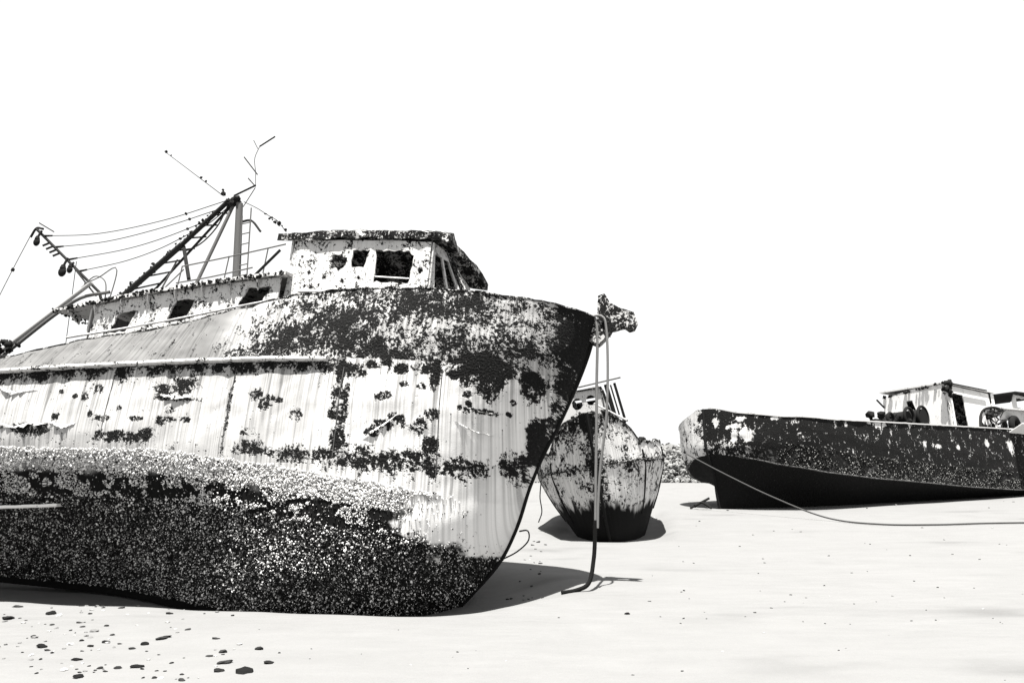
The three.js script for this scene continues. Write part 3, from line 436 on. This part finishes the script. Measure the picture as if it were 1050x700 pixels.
{
  seed(202);
  const mat = weathered({
    W: 1024, H: 512, X: HB.X, Y: HB.Y, off: 31.7, freq: 2.6, bleed: 0.7, bleedK: 0.7, bump: 0.03,
    dens: (x, y) => 0.42 + 0.3 * fbm(x * 0.7, y * 0.8, 2) + 0.25 * sm(0.3, 0.02, Math.abs(y - 2.25)) + 0.3 * sm(3.1, 3.8, y) + 0.3 * sm(0.35, 0.05, Math.abs(x)) - 0.3 * sm(0.9, 0.7, y),
    paint: (x, y) => lerp(0.008, 0.55 * (1 + 0.3 * fbm(x * 6, y, 3)), sm(-0.25, 0.12, y - 1.15 + 0.3 * sm(0, 1, -x) + 0.5 * fbm(x * 2.5, y * 1.2, 3))),
  });
  const s = thing('beached_hulk', 'small pale rust-streaked wreck seen bow-on between the other two', 'shipwreck'); place(s, SHIP_B);
  part('hull', hullShell(HB, (x, y, sd) => 0.04 * fbm(x * 1.1 + sd * 5, y * 1.4, 3)), mat, s);
  part('deck', deckSheet(HB, 0.6, 0.04, 0.3, 12.9), M.deck, s);
  for (const sd of [1, -1]) { part('gunwale_cap', strip(HB, HB.yt, sd, 0.02, 12.8, [[-0.05, -0.01], [0.04, -0.015], [0.045, 0.03], [-0.05, 0.035]], 80), M.rustHeavy, s); part('rubbing_strake', strip(HB, HB.yk, sd, 0.1, 12.5, [[-0.04, -0.05], [0.05, -0.04], [0.05, 0.03], [-0.04, 0.05]], 70), M.rustHeavy, s);
    for (const q of [1.25, 3.0, 5.0]) part('hull_rib', tube([0.5, 1.1, 1.7, 2.2, 2.6].map((y) => [HB.xs(y) - q, y, sd * (HB.B(y, q) + 0.015)]), 0.03, 14), M.rust, s); }
  part('stem_bar', tube([4.0, 3, 2, 1, 0, -0.5].map((y) => [HB.xs(y) + 0.02, y, 0]), 0.05, 26, 8), M.rust, s);
  // its deckhouse: front with two portholes, side wall leaning, broken rails
  const face = (o, h, x) => uvBox(plate(o, h, 0.05).rotateY(-Math.PI / 2).translate(x, 0, 0), 0.3, 0.6);
  part('deckhouse_front', face(ragged([[-0.5, 2.2], [1.75, 2.2], [1.7, 4.1], [0.95, 4.5], [0.75, 5.1], [-0.45, 5.2]], 0.2, 0.03), [loopHole(-0.03, 4.72, 0.18, 0.19, 0.08), loopHole(0.5, 4.66, 0.2, 0.22, 0.08)], -4.2), M.paintLight, s);
  for (const z of [0.75, -0.5]) part('deckhouse_side', uvBox(plate(ragged([[-8.0, 2.2], [-4.25, 2.2], [-4.25, 5.05], [-8.0, 4.95]], 0.3, 0.02), z > 0 ? [ragged([[-6.5, 3.9], [-5.6, 3.9], [-5.6, 4.6], [-6.5, 4.6]], 0.1, 0.02)] : [], 0.05).translate(0, 0, z)), M.paintSpotted, s);
  part('deckhouse_roof', box(-8.1, -4.15, 5.1, 5.16, -0.5, 0.85), M.rustHeavy, s);
  part('deckhouse_back', face([[-0.45, 2.2], [0.75, 2.2], [0.75, 5.0], [-0.45, 5.0]], [], -8.0), M.rustHeavy, s);
  part('top_bar', rod([-4.1, 5.26, 0.35], [-4.1, 5.36, -1.27], 0.03), M.greySteel, s);
  for (const [za, zb, ya, yb, w] of [[-0.52, -0.68, 5.0, 4.0, 0.1], [-0.68, -0.82, 5.2, 3.9, 0.16], [-0.85, -0.98, 5.15, 4.0, 0.06], [-1.0, -1.15, 5.2, 3.85, 0.1]]) part('leaning_slat', uvBox(new THREE.BoxGeometry(0.06, Math.hypot(za - zb, ya - yb), w).rotateX(Math.atan2(za - zb, ya - yb)).translate(-4.15, (ya + yb) / 2, (za + zb) / 2)), M.rust, s);
  part('fallen_rail', rod([-4.0, 4.55, -0.15], [-1.2, 3.6, -1.25], 0.035), M.paleSteel, s);
  for (let i = 0; i < 30; i++) { const x = rr(-4.0, -0.9), z = rr(-1.3, 1.1), y = 2.6 + rr(0, 1.2) * (1 - Math.abs(z) * 0.35); part(i % 2 ? 'broken_pipe' : 'loose_plate', i % 2 ? rod([x, y, z], [x + rr(-0.5, 0.5), y + rr(-0.5, 0.4), z + rr(-0.5, 0.5)], rr(0.02, 0.05), rr(0.02, 0.04), 5) : uvBox(new THREE.BoxGeometry(rr(0.1, 0.4), rr(0.05, 0.4), rr(0.1, 0.5)).rotateZ(rr(-1, 1)).rotateY(rr(-1, 1)).translate(x, y, z)), M.rustHeavy, s); }
  const scr = []; for (let i = 0; i < 40; i++) { const q = rr(0.1, 2.2), sd = rnd() < 0.7 ? -1 : 1, y = HB.yt(q); scr.push(lump(HB.xs(y) - q, y + rr(-0.05, 0.12), sd * (HB.B(y, q) - rr(0, 0.1)), rr(0.03, 0.09), 0.5)); } const sp = part('rust_crust', scr, M.rust, s); sp.userData.kind = 'stuff';
}

// ---------------------------------------------------------------- the long black hulk on the right
const chineC = (q) => tabS([[0, 2.75], [0.4, 2.44], [1.5, 1.97], [3.8, 1.5], [8, 1.15], [13, 0.85], [19, 0.46], [26, 0.12], [46, -0.1]], q, 0.2);
const HC = {
  nq: 110, n1: 20, n2: 30, len: 46, pow: 1.6, yb: -0.6, X: [-42, 6], Y: [-0.8, 5.3],
  xs: (y) => tabS([[-0.6, -0.3], [0.2, -0.05], [1.4, 0.0], [2.2, 0.2], [3, 0.45], [5.2, 0.35]], y, 0.2),
  yk: chineC,
  yt: (q) => tabS([[0, 5.05], [0.15, 4.8], [0.5, 4.54], [1.8, 4.27], [4.7, 4.1], [46, 4.06]], q, 0.12) + 0.02 * noise(q * 2, 6),
  B(y, q) { const yk = chineC(q), below = clamp((yk - y) / (yk + 0.6)), b = y >= yk ? lerp(3.9, 4.05, clamp((y - yk) / 2)) : 3.9 * (1 - 0.62 * Math.pow(below, 0.8));
    const Le = y >= yk ? 4.8 : lerp(4.8, 10, Math.sqrt(below)), x = clamp(q / Le); return 0.04 + b * Math.pow(1 - (1 - x) * (1 - x), y >= yk ? 0.5 : lerp(0.5, 1, Math.min(1, below * 2))) * (1 - 0.25 * sm(36, 46, q)); },
};
const girthC = girth(HC.B, 3.9, 46); HC.U = (q, side) => side * girthC(q);
{
  seed(303);
  const CHIPS_C = [[-2.1, 3.5, 0.3, 0.26, -0.9], [-1.55, 3.5, 0.15, 0.22, -0.8], [-1.5, 3.95, 0.4, 0.08, -0.7], [-0.6, 4.2, 0.2, 0.2, -0.7], [-1.9, 4.3, 0.25, 0.08, -0.6], [-3.6, 4.2, 0.2, 0.1, -0.6], [-8.3, 3.88, 0.12, 0.1, -0.7], [-10.6, 4.05, 0.2, 0.06, -0.7], [-11.4, 3.95, 0.35, 0.2, -0.6], [-12.1, 3.95, 0.2, 0.08, -0.7], [-14.9, 4, 0.15, 0.12, -0.6], [-16.4, 3, 0.2, 0.2, -0.7], [-17.9, 2.85, 0.3, 0.1, -0.8], [-20.4, 2.8, 0.15, 0.12, -0.7], [-24.5, 3.1, 0.25, 0.18, -0.8], [-28, 2.9, 0.4, 0.4, -0.7]];
  const mat = weathered({
    W: 2048, H: 512, X: HC.X, Y: HC.Y, off: 55.1, freq: 1.6, bleed: 0.5, bleedK: 0.5, bump: 0.03, rust: 0.009,
    dens(x, y) { const k = chineC(girthC.inverse(Math.abs(x))); let d = 1.0; if (y < k - 0.03) return 1.8; d -= 0.3 * sm(1.0, 0.1, y - k + 0.3 * noise(x, y));  if (x > 0 && y > 2.6) d = 0.42 + 0.3 * sm(0.4, 0.1, x); return d; },
    paint: (x, y) => { const k = chineC(girthC.inverse(Math.abs(x))); return lerp(0.5, 0.08, sm(1.3, 0.9, y - k + 0.4 * noise(x, y)) * sm(-1.2, -3.2, x + noise(x * 2, y * 3))) * (1 + 0.3 * fbm(x * 3, y * 3, 2)); },
    blobs: CHIPS_C, 
  });
  const s = thing('black_hulk', 'long black-hulled wreck with white deckhouse at the right edge', 'shipwreck'); place(s, SHIP_C);
  part('hull', hullShell(HC, (x, y, sd) => 0.035 * fbm(x * 0.8 + sd * 5, y * 1.2, 3) - 0.02 * Math.pow(Math.abs(Math.sin(x * 2.1)), 12)), mat, s);
  part('deck', deckSheet(HC, 0.5, 0.04, 0.3, 45.8), M.deck, s);
  for (const sd of [1, -1]) { part('gunwale_cap', strip(HC, HC.yt, sd, 0.02, 45.5, [[-0.12, -0.01], [0.05, -0.015], [0.05, 0.05], [-0.12, 0.055]], 120), M.paintLight, s); part('chine_strake', strip(HC, chineC, sd, 0.3, 40, [[-0.05, -0.03], [0.04, -0.02], [0.04, 0.02], [-0.05, 0.04]], 110), M.deck, s); }
  part('stem_bar', tube([5.0, 4, 3, 2.2, 1.4, 0.6, -0.3].map((y) => [HC.xs(y) + 0.03, y, 0]), 0.07, 30, 8), M.rust, s);
  { const h = 4.3; // white deckhouse
    part('deckhouse_front', uvBox(plate(ragged([[-3, 3.9], [1.2, 3.9], [1.15, 6.9], [-0.9, 7.25], [-3, 7.3]], 0.3, 0.015), [ragged([[-0.95, 5.9], [-0.45, 5.9], [-0.4, 6.5], [-0.8, 6.55]], 0.15, 0.02)], 0.06).rotateY(-Math.PI / 2).translate(-19.95, 0, 0)), M.white, s);
    part('deckhouse_side', uvBox(plate(ragged([[-27, 3.9], [-20.02, 3.9], [-20.02, 7.25], [-27, 6.9]], 0.4, 0.012), [ragged([[-22.4, 3.95], [-20.7, 3.95], [-20.7, 6.55], [-21.0, 6.75], [-22.3, 6.65]], 0.2, 0.02)], 0.06).translate(0, 0, -3)), M.white, s);
    part('deckhouse_side', uvBox(plate([[-27, 3.9], [-20.02, 3.9], [-20.02, 7.0], [-27, 6.9]], [], 0.06).translate(0, 0, 1.14)), M.white, s);
    const roof = uvBox(new THREE.BoxGeometry(7.2, 0.1, 4.4, 12, 1, 6).rotateZ(0.045).translate(-23.5, 7.2, -0.9)); part('deckhouse_roof', roof, M.paintLight, s);
    part('added_dark_bulkhead', uvBox(plate([[-2.9, 3.9], [1.1, 3.9], [1.1, 6.9], [-2.9, 6.9]], [], 0.05).rotateY(-Math.PI / 2).translate(-23.2, 0, 0)), M.rustHeavy, s);  // added inside the house to keep the interior dark
    part('deckhouse_aft_wall', uvBox(plate([[-2.9, 3.9], [1.1, 3.9], [1.1, 6.85], [-2.9, 6.85]], [], 0.05).rotateY(-Math.PI / 2).translate(-27, 0, 0)), M.white, s);
    part('dark_doorway_backing', uvBox(plate([[-23.1, 3.95], [-20.2, 3.95], [-20.2, 7.0], [-23.1, 6.9]], [], 0.05).translate(0, 0, -1.6)), M.rustHeavy, s);  // dark sheet added behind the doorway so the opening looks unlit
    part('corner_post', rod([-19.95, 4, -3.05], [-19.95, 7.3, -3.05], 0.13), M.paintSpotted, s);
    part('fallen_door', uvBox(new THREE.BoxGeometry(1.0, 2.2, 0.05).rotateX(0.3).rotateY(0.4).translate(-21.6, 5.3, -2.5)), M.deck, s);
    const l = []; for (let i = 0; i < 14; i++) l.push(lump(-19.95 + rr(-0.2, 0.2), 7.1 + rr(-0.6, 0.25), -3.1 + rr(-0.15, 0.15), rr(0.08, 0.2), 0.5)); part('post_lamp', l, M.rust, s);
    const e = []; for (let i = 0; i < 26; i++) { const t = rnd(); e.push(lump(-19.85, lerp(6.95, 7.3, t) + rr(-0.03, 0.08), lerp(1.2, -3, t), rr(0.03, 0.1), 0.5)); } part('rusted_eave', e, M.rust, s);
    part('eave_bracket', rod([-19.8, 6.9, 1.5], [-19.9, 6.3, 1.1], 0.06), M.rust, s);
    part('side_eave', rod([-20, 7.32, -3.2], [-25.5, 7.1, -3.2], 0.05), M.rust, s);
  }
  { // windlass on the foredeck
    const w = part('windlass', [box(-17.5, -12.0, 4.35, 4.5, -3.1, -1.3), rod([-16.5, 5.05, -3], [-16.5, 5.05, -1.5], 0.5, 0.5, 16), rod([-14.8, 4.95, -2.9], [-14.8, 4.95, -1.5], 0.42, 0.42, 16), rod([-17.3, 4.8, -2.2], [-12.2, 4.8, -2.2], 0.12)], M.rust, s);
    for (const [x, r] of [[-16.5, 0.62], [-14.8, 0.55], [-12.6, 0.35]]) { const t = new THREE.TorusGeometry(r, 0.09, 8, 20).translate(x, r + 4.45, -2.95); part('drum_flange', t, M.rust, w); }
    const j = []; for (let i = 0; i < 26; i++) j.push(lump(rr(-15.5, -11.8), 4.6 + rr(0, 0.6), rr(-3, -1.8), rr(0.08, 0.22), 0.5)); part('seized_gear', j, M.rust, w);
  }
  { // collapsed after deckhouse and scrap
    part('after_deckhouse', uvBox(plate(ragged([[-36, 3.9], [-28, 3.9], [-28, 5.6], [-30, 6.2], [-31, 7.1], [-36, 7.2]], 0.4, 0.06), [loopHole(-29.3, 4.8, 0.7, 0.55, 0.3), ragged([[-33, 6.2], [-31.3, 6.2], [-31.3, 6.9], [-33, 6.9]], 0.2, 0.05)], 0.06).translate(0, 0, -2.8)), M.paintLight, s);
    part('after_roof', box(-37, -30.3, 7.2, 7.3, -3.2, 1.5), M.rust, s);
    part('after_roof', box(-36, -27.5, 5.95, 6.05, -3.2, -1.0), M.paintSpotted, s);
    const t = new THREE.TorusGeometry(0.55, 0.22, 8, 18).translate(-29.4, 4.8, -3.1); part('drum_flange', t, M.rust, s);
    part('hanging_sheet', uvBox(new THREE.BoxGeometry(6, 0.06, 1.1).rotateX(0.5).rotateZ(0.02).translate(-28.6, 4.35, -4.5)), M.white, s);
    const junk = (n, x0, x1, y0, y1, name) => { const j = []; for (let i = 0; i < n; i++) { const x = rr(x0, x1), y = lerp(y0, y1, rnd() * rnd()), z = rr(-3.6, -2.4); if (i % 3) j.push(rod([x, y, z], [x + rr(-0.8, 0.8), y + rr(-0.3, 0.5), z + rr(-0.3, 0.3)], rr(0.03, 0.09), rr(0.03, 0.07), 5)); else j.push(uvBox(new THREE.BoxGeometry(rr(0.2, 0.7), rr(0.05, 0.3), rr(0.1, 0.3)).rotateZ(rr(-1, 1)).rotateY(rr(-1, 1)).translate(x, y, z))); } part(name, j, M.rust, s); };
    junk(46, -27.8, -23.8, 4.4, 5.2, 'scrap_heap'); junk(26, -27.5, -25, 5.3, 6.0, 'scrap_heap');
    part('bent_pipe', tube([[-23.6, 4.4, -3.2], [-24.6, 5.6, -3.0], [-26.4, 6.0, -3.0], [-28, 5.9, -3]], 0.1, 20), M.rust, s);
    part('bent_pipe', rod([-26.3, 6.3, -3], [-26.3, 7.0, -3], 0.09), M.rust, s);
  }
  // growth along the chine
  const g = mergeVertices(new THREE.IcosahedronGeometry(1, 0).deleteAttribute('normal').deleteAttribute('uv')).toNonIndexed(); g.computeVertexNormals();
  const N = 9000, im = new THREE.InstancedMesh(g, matte({ color: 0xffffff, roughness: 0.9 }), N), d = new THREE.Object3D(), c = new THREE.Color();
  for (let i = 0; i < N; i++) { let q, y; do { q = rr(1.5, 34); y = chineC(q) + 1.15 * Math.pow(rnd(), 1.5); } while (fbm(q * 0.5, y * 1.5, 2) < -0.15 + 0.5 * (rnd() - 0.5)); const r = rr(0.015, 0.045); d.position.set(HC.xs(y) - q, y, -(HC.B(y, q) + 0.01)); d.rotation.set(rnd() * 6, rnd() * 6, rnd() * 6); d.scale.set(r, r * rr(0.6, 1.2), r * 0.7); d.updateMatrix(); im.setMatrixAt(i, d.matrix); const v = rnd() < 0.22 ? rr(0.08, 0.25) : rr(0.004, 0.02); im.setColorAt(i, c.setRGB(v, v, v * 0.97)); }
  im.name = 'barnacle_crust'; im.userData.kind = 'stuff'; im.castShadow = im.receiveShadow = true; s.add(im);
  for (const o of s.children) if (!/hull|deck$|gunwale|chine|stem|barnacle/.test(o.name)) o.position.y -= 0.3;
}
console.log('ships done');

// ---------------------------------------------------------------- ropes and cables
const worldOf = (ship, x, y, z) => ship.localToWorld(V(x, y, z));
function twisted(pts, r, seg, rad = 7) { return tube(pts, r, seg, rad); }
{
  const top = worldOf(shipA, -0.36, 5.4, 0.16), dn = worldOf(shipA, -0.12, 5.28, 0.2), gx = top.x - 0.22, gz = top.z + 0.35, gy = (x, z) => groundY(x, z) + 0.035;
  const r1 = thing('mooring_rope', 'pale rope hanging from the trawler bow, its black end lying on the sand', 'rope');
  part('dry_length', twisted([worldOf(shipA, -0.6, 5.32, 0.05), worldOf(shipA, -0.42, 5.42, 0.1), top, V(top.x + 0.06, top.y - 0.12, top.z + 0.03), V(top.x + 0.05, top.y - 1.5, top.z + 0.05), V(top.x + 0.0, 2.0, top.z + 0.08), V(top.x - 0.02, 1.25, top.z + 0.1)], 0.03, 70), M.ropePale, r1);
  part('weedy_length', twisted([V(top.x - 0.02, 1.3, top.z + 0.1), V(top.x - 0.07, 0.55, top.z + 0.15), V(top.x - 0.2, gy(gx, gz) + 0.1, gz - 0.05), V(gx - 0.2, gy(gx - 0.2, gz), gz), V(gx - 0.5, gy(gx - 0.5, gz + 0.05), gz + 0.06)], 0.042, 60), M.ropeDark, r1);
  const r2 = thing('mooring_rope', 'second pale rope looped over the trawler bow fairlead, joining the longer one', 'rope');
  part('rope_length', twisted([worldOf(shipA, -0.42, 5.33, 0.2), worldOf(shipA, -0.28, 5.4, 0.2), worldOf(shipA, -0.14, 5.36, 0.2), V(dn.x + 0.04, dn.y - 0.15, dn.z), V(dn.x + 0.02, dn.y - 1.8, dn.z + 0.05), V(top.x + 0.09, 2.3, top.z + 0.12), V(top.x + 0.035, 1.6, top.z + 0.12), V(top.x + 0.02, 1.15, top.z + 0.12)], 0.027, 70), M.ropePale, r2);
}
{
  const a = worldOf(scene.getObjectByName('black_hulk'), 1.6, 2.75, 0.3), P = (x, z, up) => V(x, groundY(x, z) + up, z);
  const r = thing('mooring_cable', 'long thin cable sagging from the black hulk bow across the sand to the right', 'cable');
  part('cable', twisted([a, a.clone().lerp(P(12.9, -33, 0.05), 0.3).add(V(0, -0.12, 0)), a.clone().lerp(P(12.9, -33, 0.05), 0.65).add(V(0, -0.16, 0)), P(12.8, -33, 0.12), P(13.9, -30.8, 0.05), P(15.9, -30.6, 0.045), P(18, -31.1, 0.045), P(20.5, -31.7, 0.045), P(26, -32.5, 0.045)], 0.032, 120, 6), plain(0.045), r);
}
{
  const c = thing('wire_loop', 'thin bent wire loop sticking out low on the trawler stem', 'wire'), p = (x, y, z = 0) => worldOf(shipA, x, y, z);
  part('wire', tube([p(-1.95, 0.42), p(-1.62, 0.62), p(-1.42, 0.85), p(-1.45, 1.02), p(-1.62, 1.0)], 0.016, 24), M.wire, c);
  const d = thing('dangling_cord', 'short dark cord dangling from the middle wreck near the trawler stem', 'cord');
  const q = 2.1, y = HB.yt(q), c0 = worldOf(scene.getObjectByName('beached_hulk'), HB.xs(y) - q, y + 0.02, HB.B(y, q) - 0.03), c1 = worldOf(scene.getObjectByName('beached_hulk'), HB.xs(2.1) - q, 2.1, HB.B(2.1, q) + 0.05);
  part('cord', tube([c0, c1, V(c1.x - 0.04, c1.y - 0.6, c1.z + 0.02), V(c1.x + 0.02, c1.y - 1.1, c1.z + 0.02), V(c1.x - 0.1, c1.y - 1.45, c1.z + 0.04)], 0.02, 24), M.wire, d);
}
{
  const k = worldOf(scene.getObjectByName('black_hulk'), 0.6, 0, 0.2), a = thing('broken_anchor', 'small dark broken anchor on the sand at the black hulk forefoot', 'anchor');
  part('shank', rod([k.x + 0.1, 0.55, k.z], [k.x - 0.9, 0.08, k.z + 0.25], 0.06), M.rust, a); part('fluke', tube([[k.x - 0.6, 0.12, k.z - 0.15], [k.x - 0.35, 0.35, k.z + 0.2], [k.x + 0.05, 0.1, k.z + 0.6]], 0.06, 12), M.rust, a);
}

// ---------------------------------------------------------------- rock bank behind the beach
{
  seed(404);
  const crest = (x) => 4.05 + 0.35 * fbm(x * 0.05, 2, 3) + 0.12 * fbm(x * 0.6, 5, 2), pos = [], idx = [], xs = []; for (let x = -160; x <= 260; x += 2.0) xs.push(x);
  const prof = [[-84, -0.2], [-85.2, 0.6], [-87, 1.9], [-89.5, 3.2], [-92, 0], [-130, 0.3], [-190, -0.5]];
  for (const x of xs) prof.forEach(([z, y], i) => pos.push(x, i === 4 ? crest(x) : i === 5 ? crest(x) + 0.15 : y + 0.15 * noise(x * 0.4, i), z + 0.9 * noise(x * 0.15, i * 3)));
  for (let i = 0; i < xs.length - 1; i++) for (let k = 0; k < prof.length - 1; k++) { const a = i * prof.length + k, b = a + prof.length; idx.push(a, b, a + 1, a + 1, b, b + 1); }
  const g = new THREE.BufferGeometry(); g.setAttribute('position', new THREE.Float32BufferAttribute(pos, 3)); g.setIndex(idx); g.computeVertexNormals();
  structure('shore_bank', uvBox(g), plain(0.1));
  const rock = mergeVertices(new THREE.IcosahedronGeometry(1, 1).deleteAttribute('normal').deleteAttribute('uv')), p = rock.attributes.position; for (let i = 0; i < p.count; i++) { const s = rr(0.75, 1.2); p.setXYZ(i, p.getX(i) * s, p.getY(i) * s, p.getZ(i) * s); }
  const rg = rock.toNonIndexed(); rg.computeVertexNormals();
  const N = 16000, im = new THREE.InstancedMesh(rg, matte({ color: 0xffffff, roughness: 0.95 }), N), d = new THREE.Object3D(), c = new THREE.Color();
  for (let i = 0; i < N; i++) { const x = i < 9000 ? rr(5, 40) : rr(-120, 200), t = rnd(), z = lerp(-84.2, -92.2, t), y = tab([[0, 0.05], [0.13, 0.6], [0.35, 1.9], [0.66, 3.2], [1, crest(x)]], t), r = rr(0.06, 0.22) * (rnd() < 0.1 ? 1.8 : 1);
    d.position.set(x, y, z); d.rotation.set(rnd() * 6, rnd() * 6, rnd() * 6); d.scale.set(r * rr(0.8, 1.4), r * rr(0.5, 0.9), r); d.updateMatrix(); im.setMatrixAt(i, d.matrix); const v = rnd() < 0.3 ? rr(0.01, 0.04) : rr(0.07, 0.2); im.setColorAt(i, c.setRGB(v, v, v * 0.985)); }
  im.name = 'bank_rocks'; im.userData = { kind: 'stuff', label: 'mottled rocks and scrub covering the low bank behind the wrecks', category: 'rocks' }; im.castShadow = im.receiveShadow = true; scene.add(im);
}

// ---------------------------------------------------------------- shells and stones on the sand
{
  seed(909);
  const variants = []; for (let v = 0; v < 6; v++) { const g = mergeVertices(new THREE.IcosahedronGeometry(1, 1).deleteAttribute('normal').deleteAttribute('uv')), p = g.attributes.position, sq = rr(0.8, 1.2); for (let i = 0; i < p.count; i++) { const s = rr(0.72, 1.18); p.setXYZ(i, p.getX(i) * s * sq, p.getY(i) * s, p.getZ(i) * s); } const h = g.toNonIndexed(); h.computeVertexNormals(); variants.push(h); }
  const mats = [plain(0.006), plain(0.01), plain(0.02), plain(0.1), plain(0.22)];
  const fwd = Math.atan(120 / 817), at = (px, py) => { const x = (px - 525) / 817, y = (350 - py) / 817, dy = Math.sin(fwd) + y * Math.cos(fwd), dz = -Math.cos(fwd) + y * Math.sin(fwd), t = -2.5 / dy; return [x * t, dz * t]; };
  function stone(x, z, w, dark, label, group, name) {
    const o = new THREE.Mesh(variants[Math.floor(rnd() * 6)], mats[dark ? Math.floor(rnd() * 3) : 3 + Math.floor(rnd() * 2)]); o.name = numbered(name); o.userData = { label, category: 'stone', group }; o.castShadow = o.receiveShadow = true;
    w *= 0.74; const h = w * rr(0.12, 0.24); o.scale.set(w * rr(0.4, 0.6), h, w * rr(0.3, 0.6)); o.rotation.set(rr(-0.25, 0.25), rr(-0.5, 0.5), rr(-0.2, 0.2)); o.position.set(x, groundY(x, z) + h * rr(0.3, 0.65), z); scene.add(o);
  }
  const big = [[230, 681, 19], [250, 691, 22], [224, 690, 12], [275, 681, 14], [265, 667, 11], [228, 670, 12], [214, 674, 8], [221, 656, 9], [140, 686, 13], [80, 696, 14], [65, 689, 9], [78, 678, 10], [135, 666, 11], [165, 656, 16], [148, 662, 12], [170, 654, 12], [102, 687, 9], [120, 687, 9], [42, 665, 14], [48, 668, 9], [8, 634, 15], [18, 622, 10], [124, 624, 8], [52, 629, 12], [192, 646, 7], [108, 660, 8], [92, 664, 8], [84, 643, 7], [60, 631, 8], [186, 699, 10], [96, 648, 9]];
  for (const [px, py, w] of big) { const [x, z] = at(px, py), d = Math.hypot(z, 2.5); stone(x, z, w * d / 817, rnd() < 0.9, 'larger dark flat stone lying on the sand at lower left', 'larger stones at lower left', 'flat_stone'); }
  for (let i = 0; i < 150; i++) { const py = rr(617, 700), px = rr(-10, 60 + 250 * Math.pow(rnd(), 0.7)); const cl = fbm(px * 0.02, py * 0.05, 2); if (cl < -0.25) continue; const [x, z] = at(px, py), d = Math.hypot(z, 2.5); stone(x, z, rr(2.5, 7) * d / 817, rnd() < 0.45, 'small shell or pebble scattered on the sand at lower left', 'small shells at lower left', 'shell'); }
  for (let i = 0; i < 75; i++) { const px = rr(660, 1050), py = lerp(512, 640, Math.pow(rnd(), 1.3)), [x, z] = at(px, py), d = Math.hypot(z, 2.5); stone(x, z, rr(1.5, 4) * d / 817, rnd() < 0.75, 'tiny dark pebble on the open sand at right', 'pebbles on the open sand', 'pebble'); }
  for (let i = 0; i < 26; i++) { const px = rr(520, 560), py = rr(555, 605), [x, z] = at(px, py), d = Math.hypot(z, 2.5); stone(x, z, rr(2, 6) * d / 817, rnd() < 0.85, 'dark pebble on the shaded sand under the trawler bow', 'pebbles under the trawler bow', 'bow_pebble'); }
  for (let i = 0; i < 30; i++) { const px = rr(300, 1050), py = rr(600, 698), [x, z] = at(px, py), d = Math.hypot(z, 2.5); stone(x, z, rr(1.5, 3.5) * d / 817, rnd() < 0.7, 'tiny lone pebble on the bare foreground sand', 'lone foreground pebbles', 'lone_pebble'); }
  stone(...at(643, 630), 0.13, true, 'lone dark stone on the sand right of the hanging rope', undefined, 'lone_stone');
}
renderer.render(scene, camera);
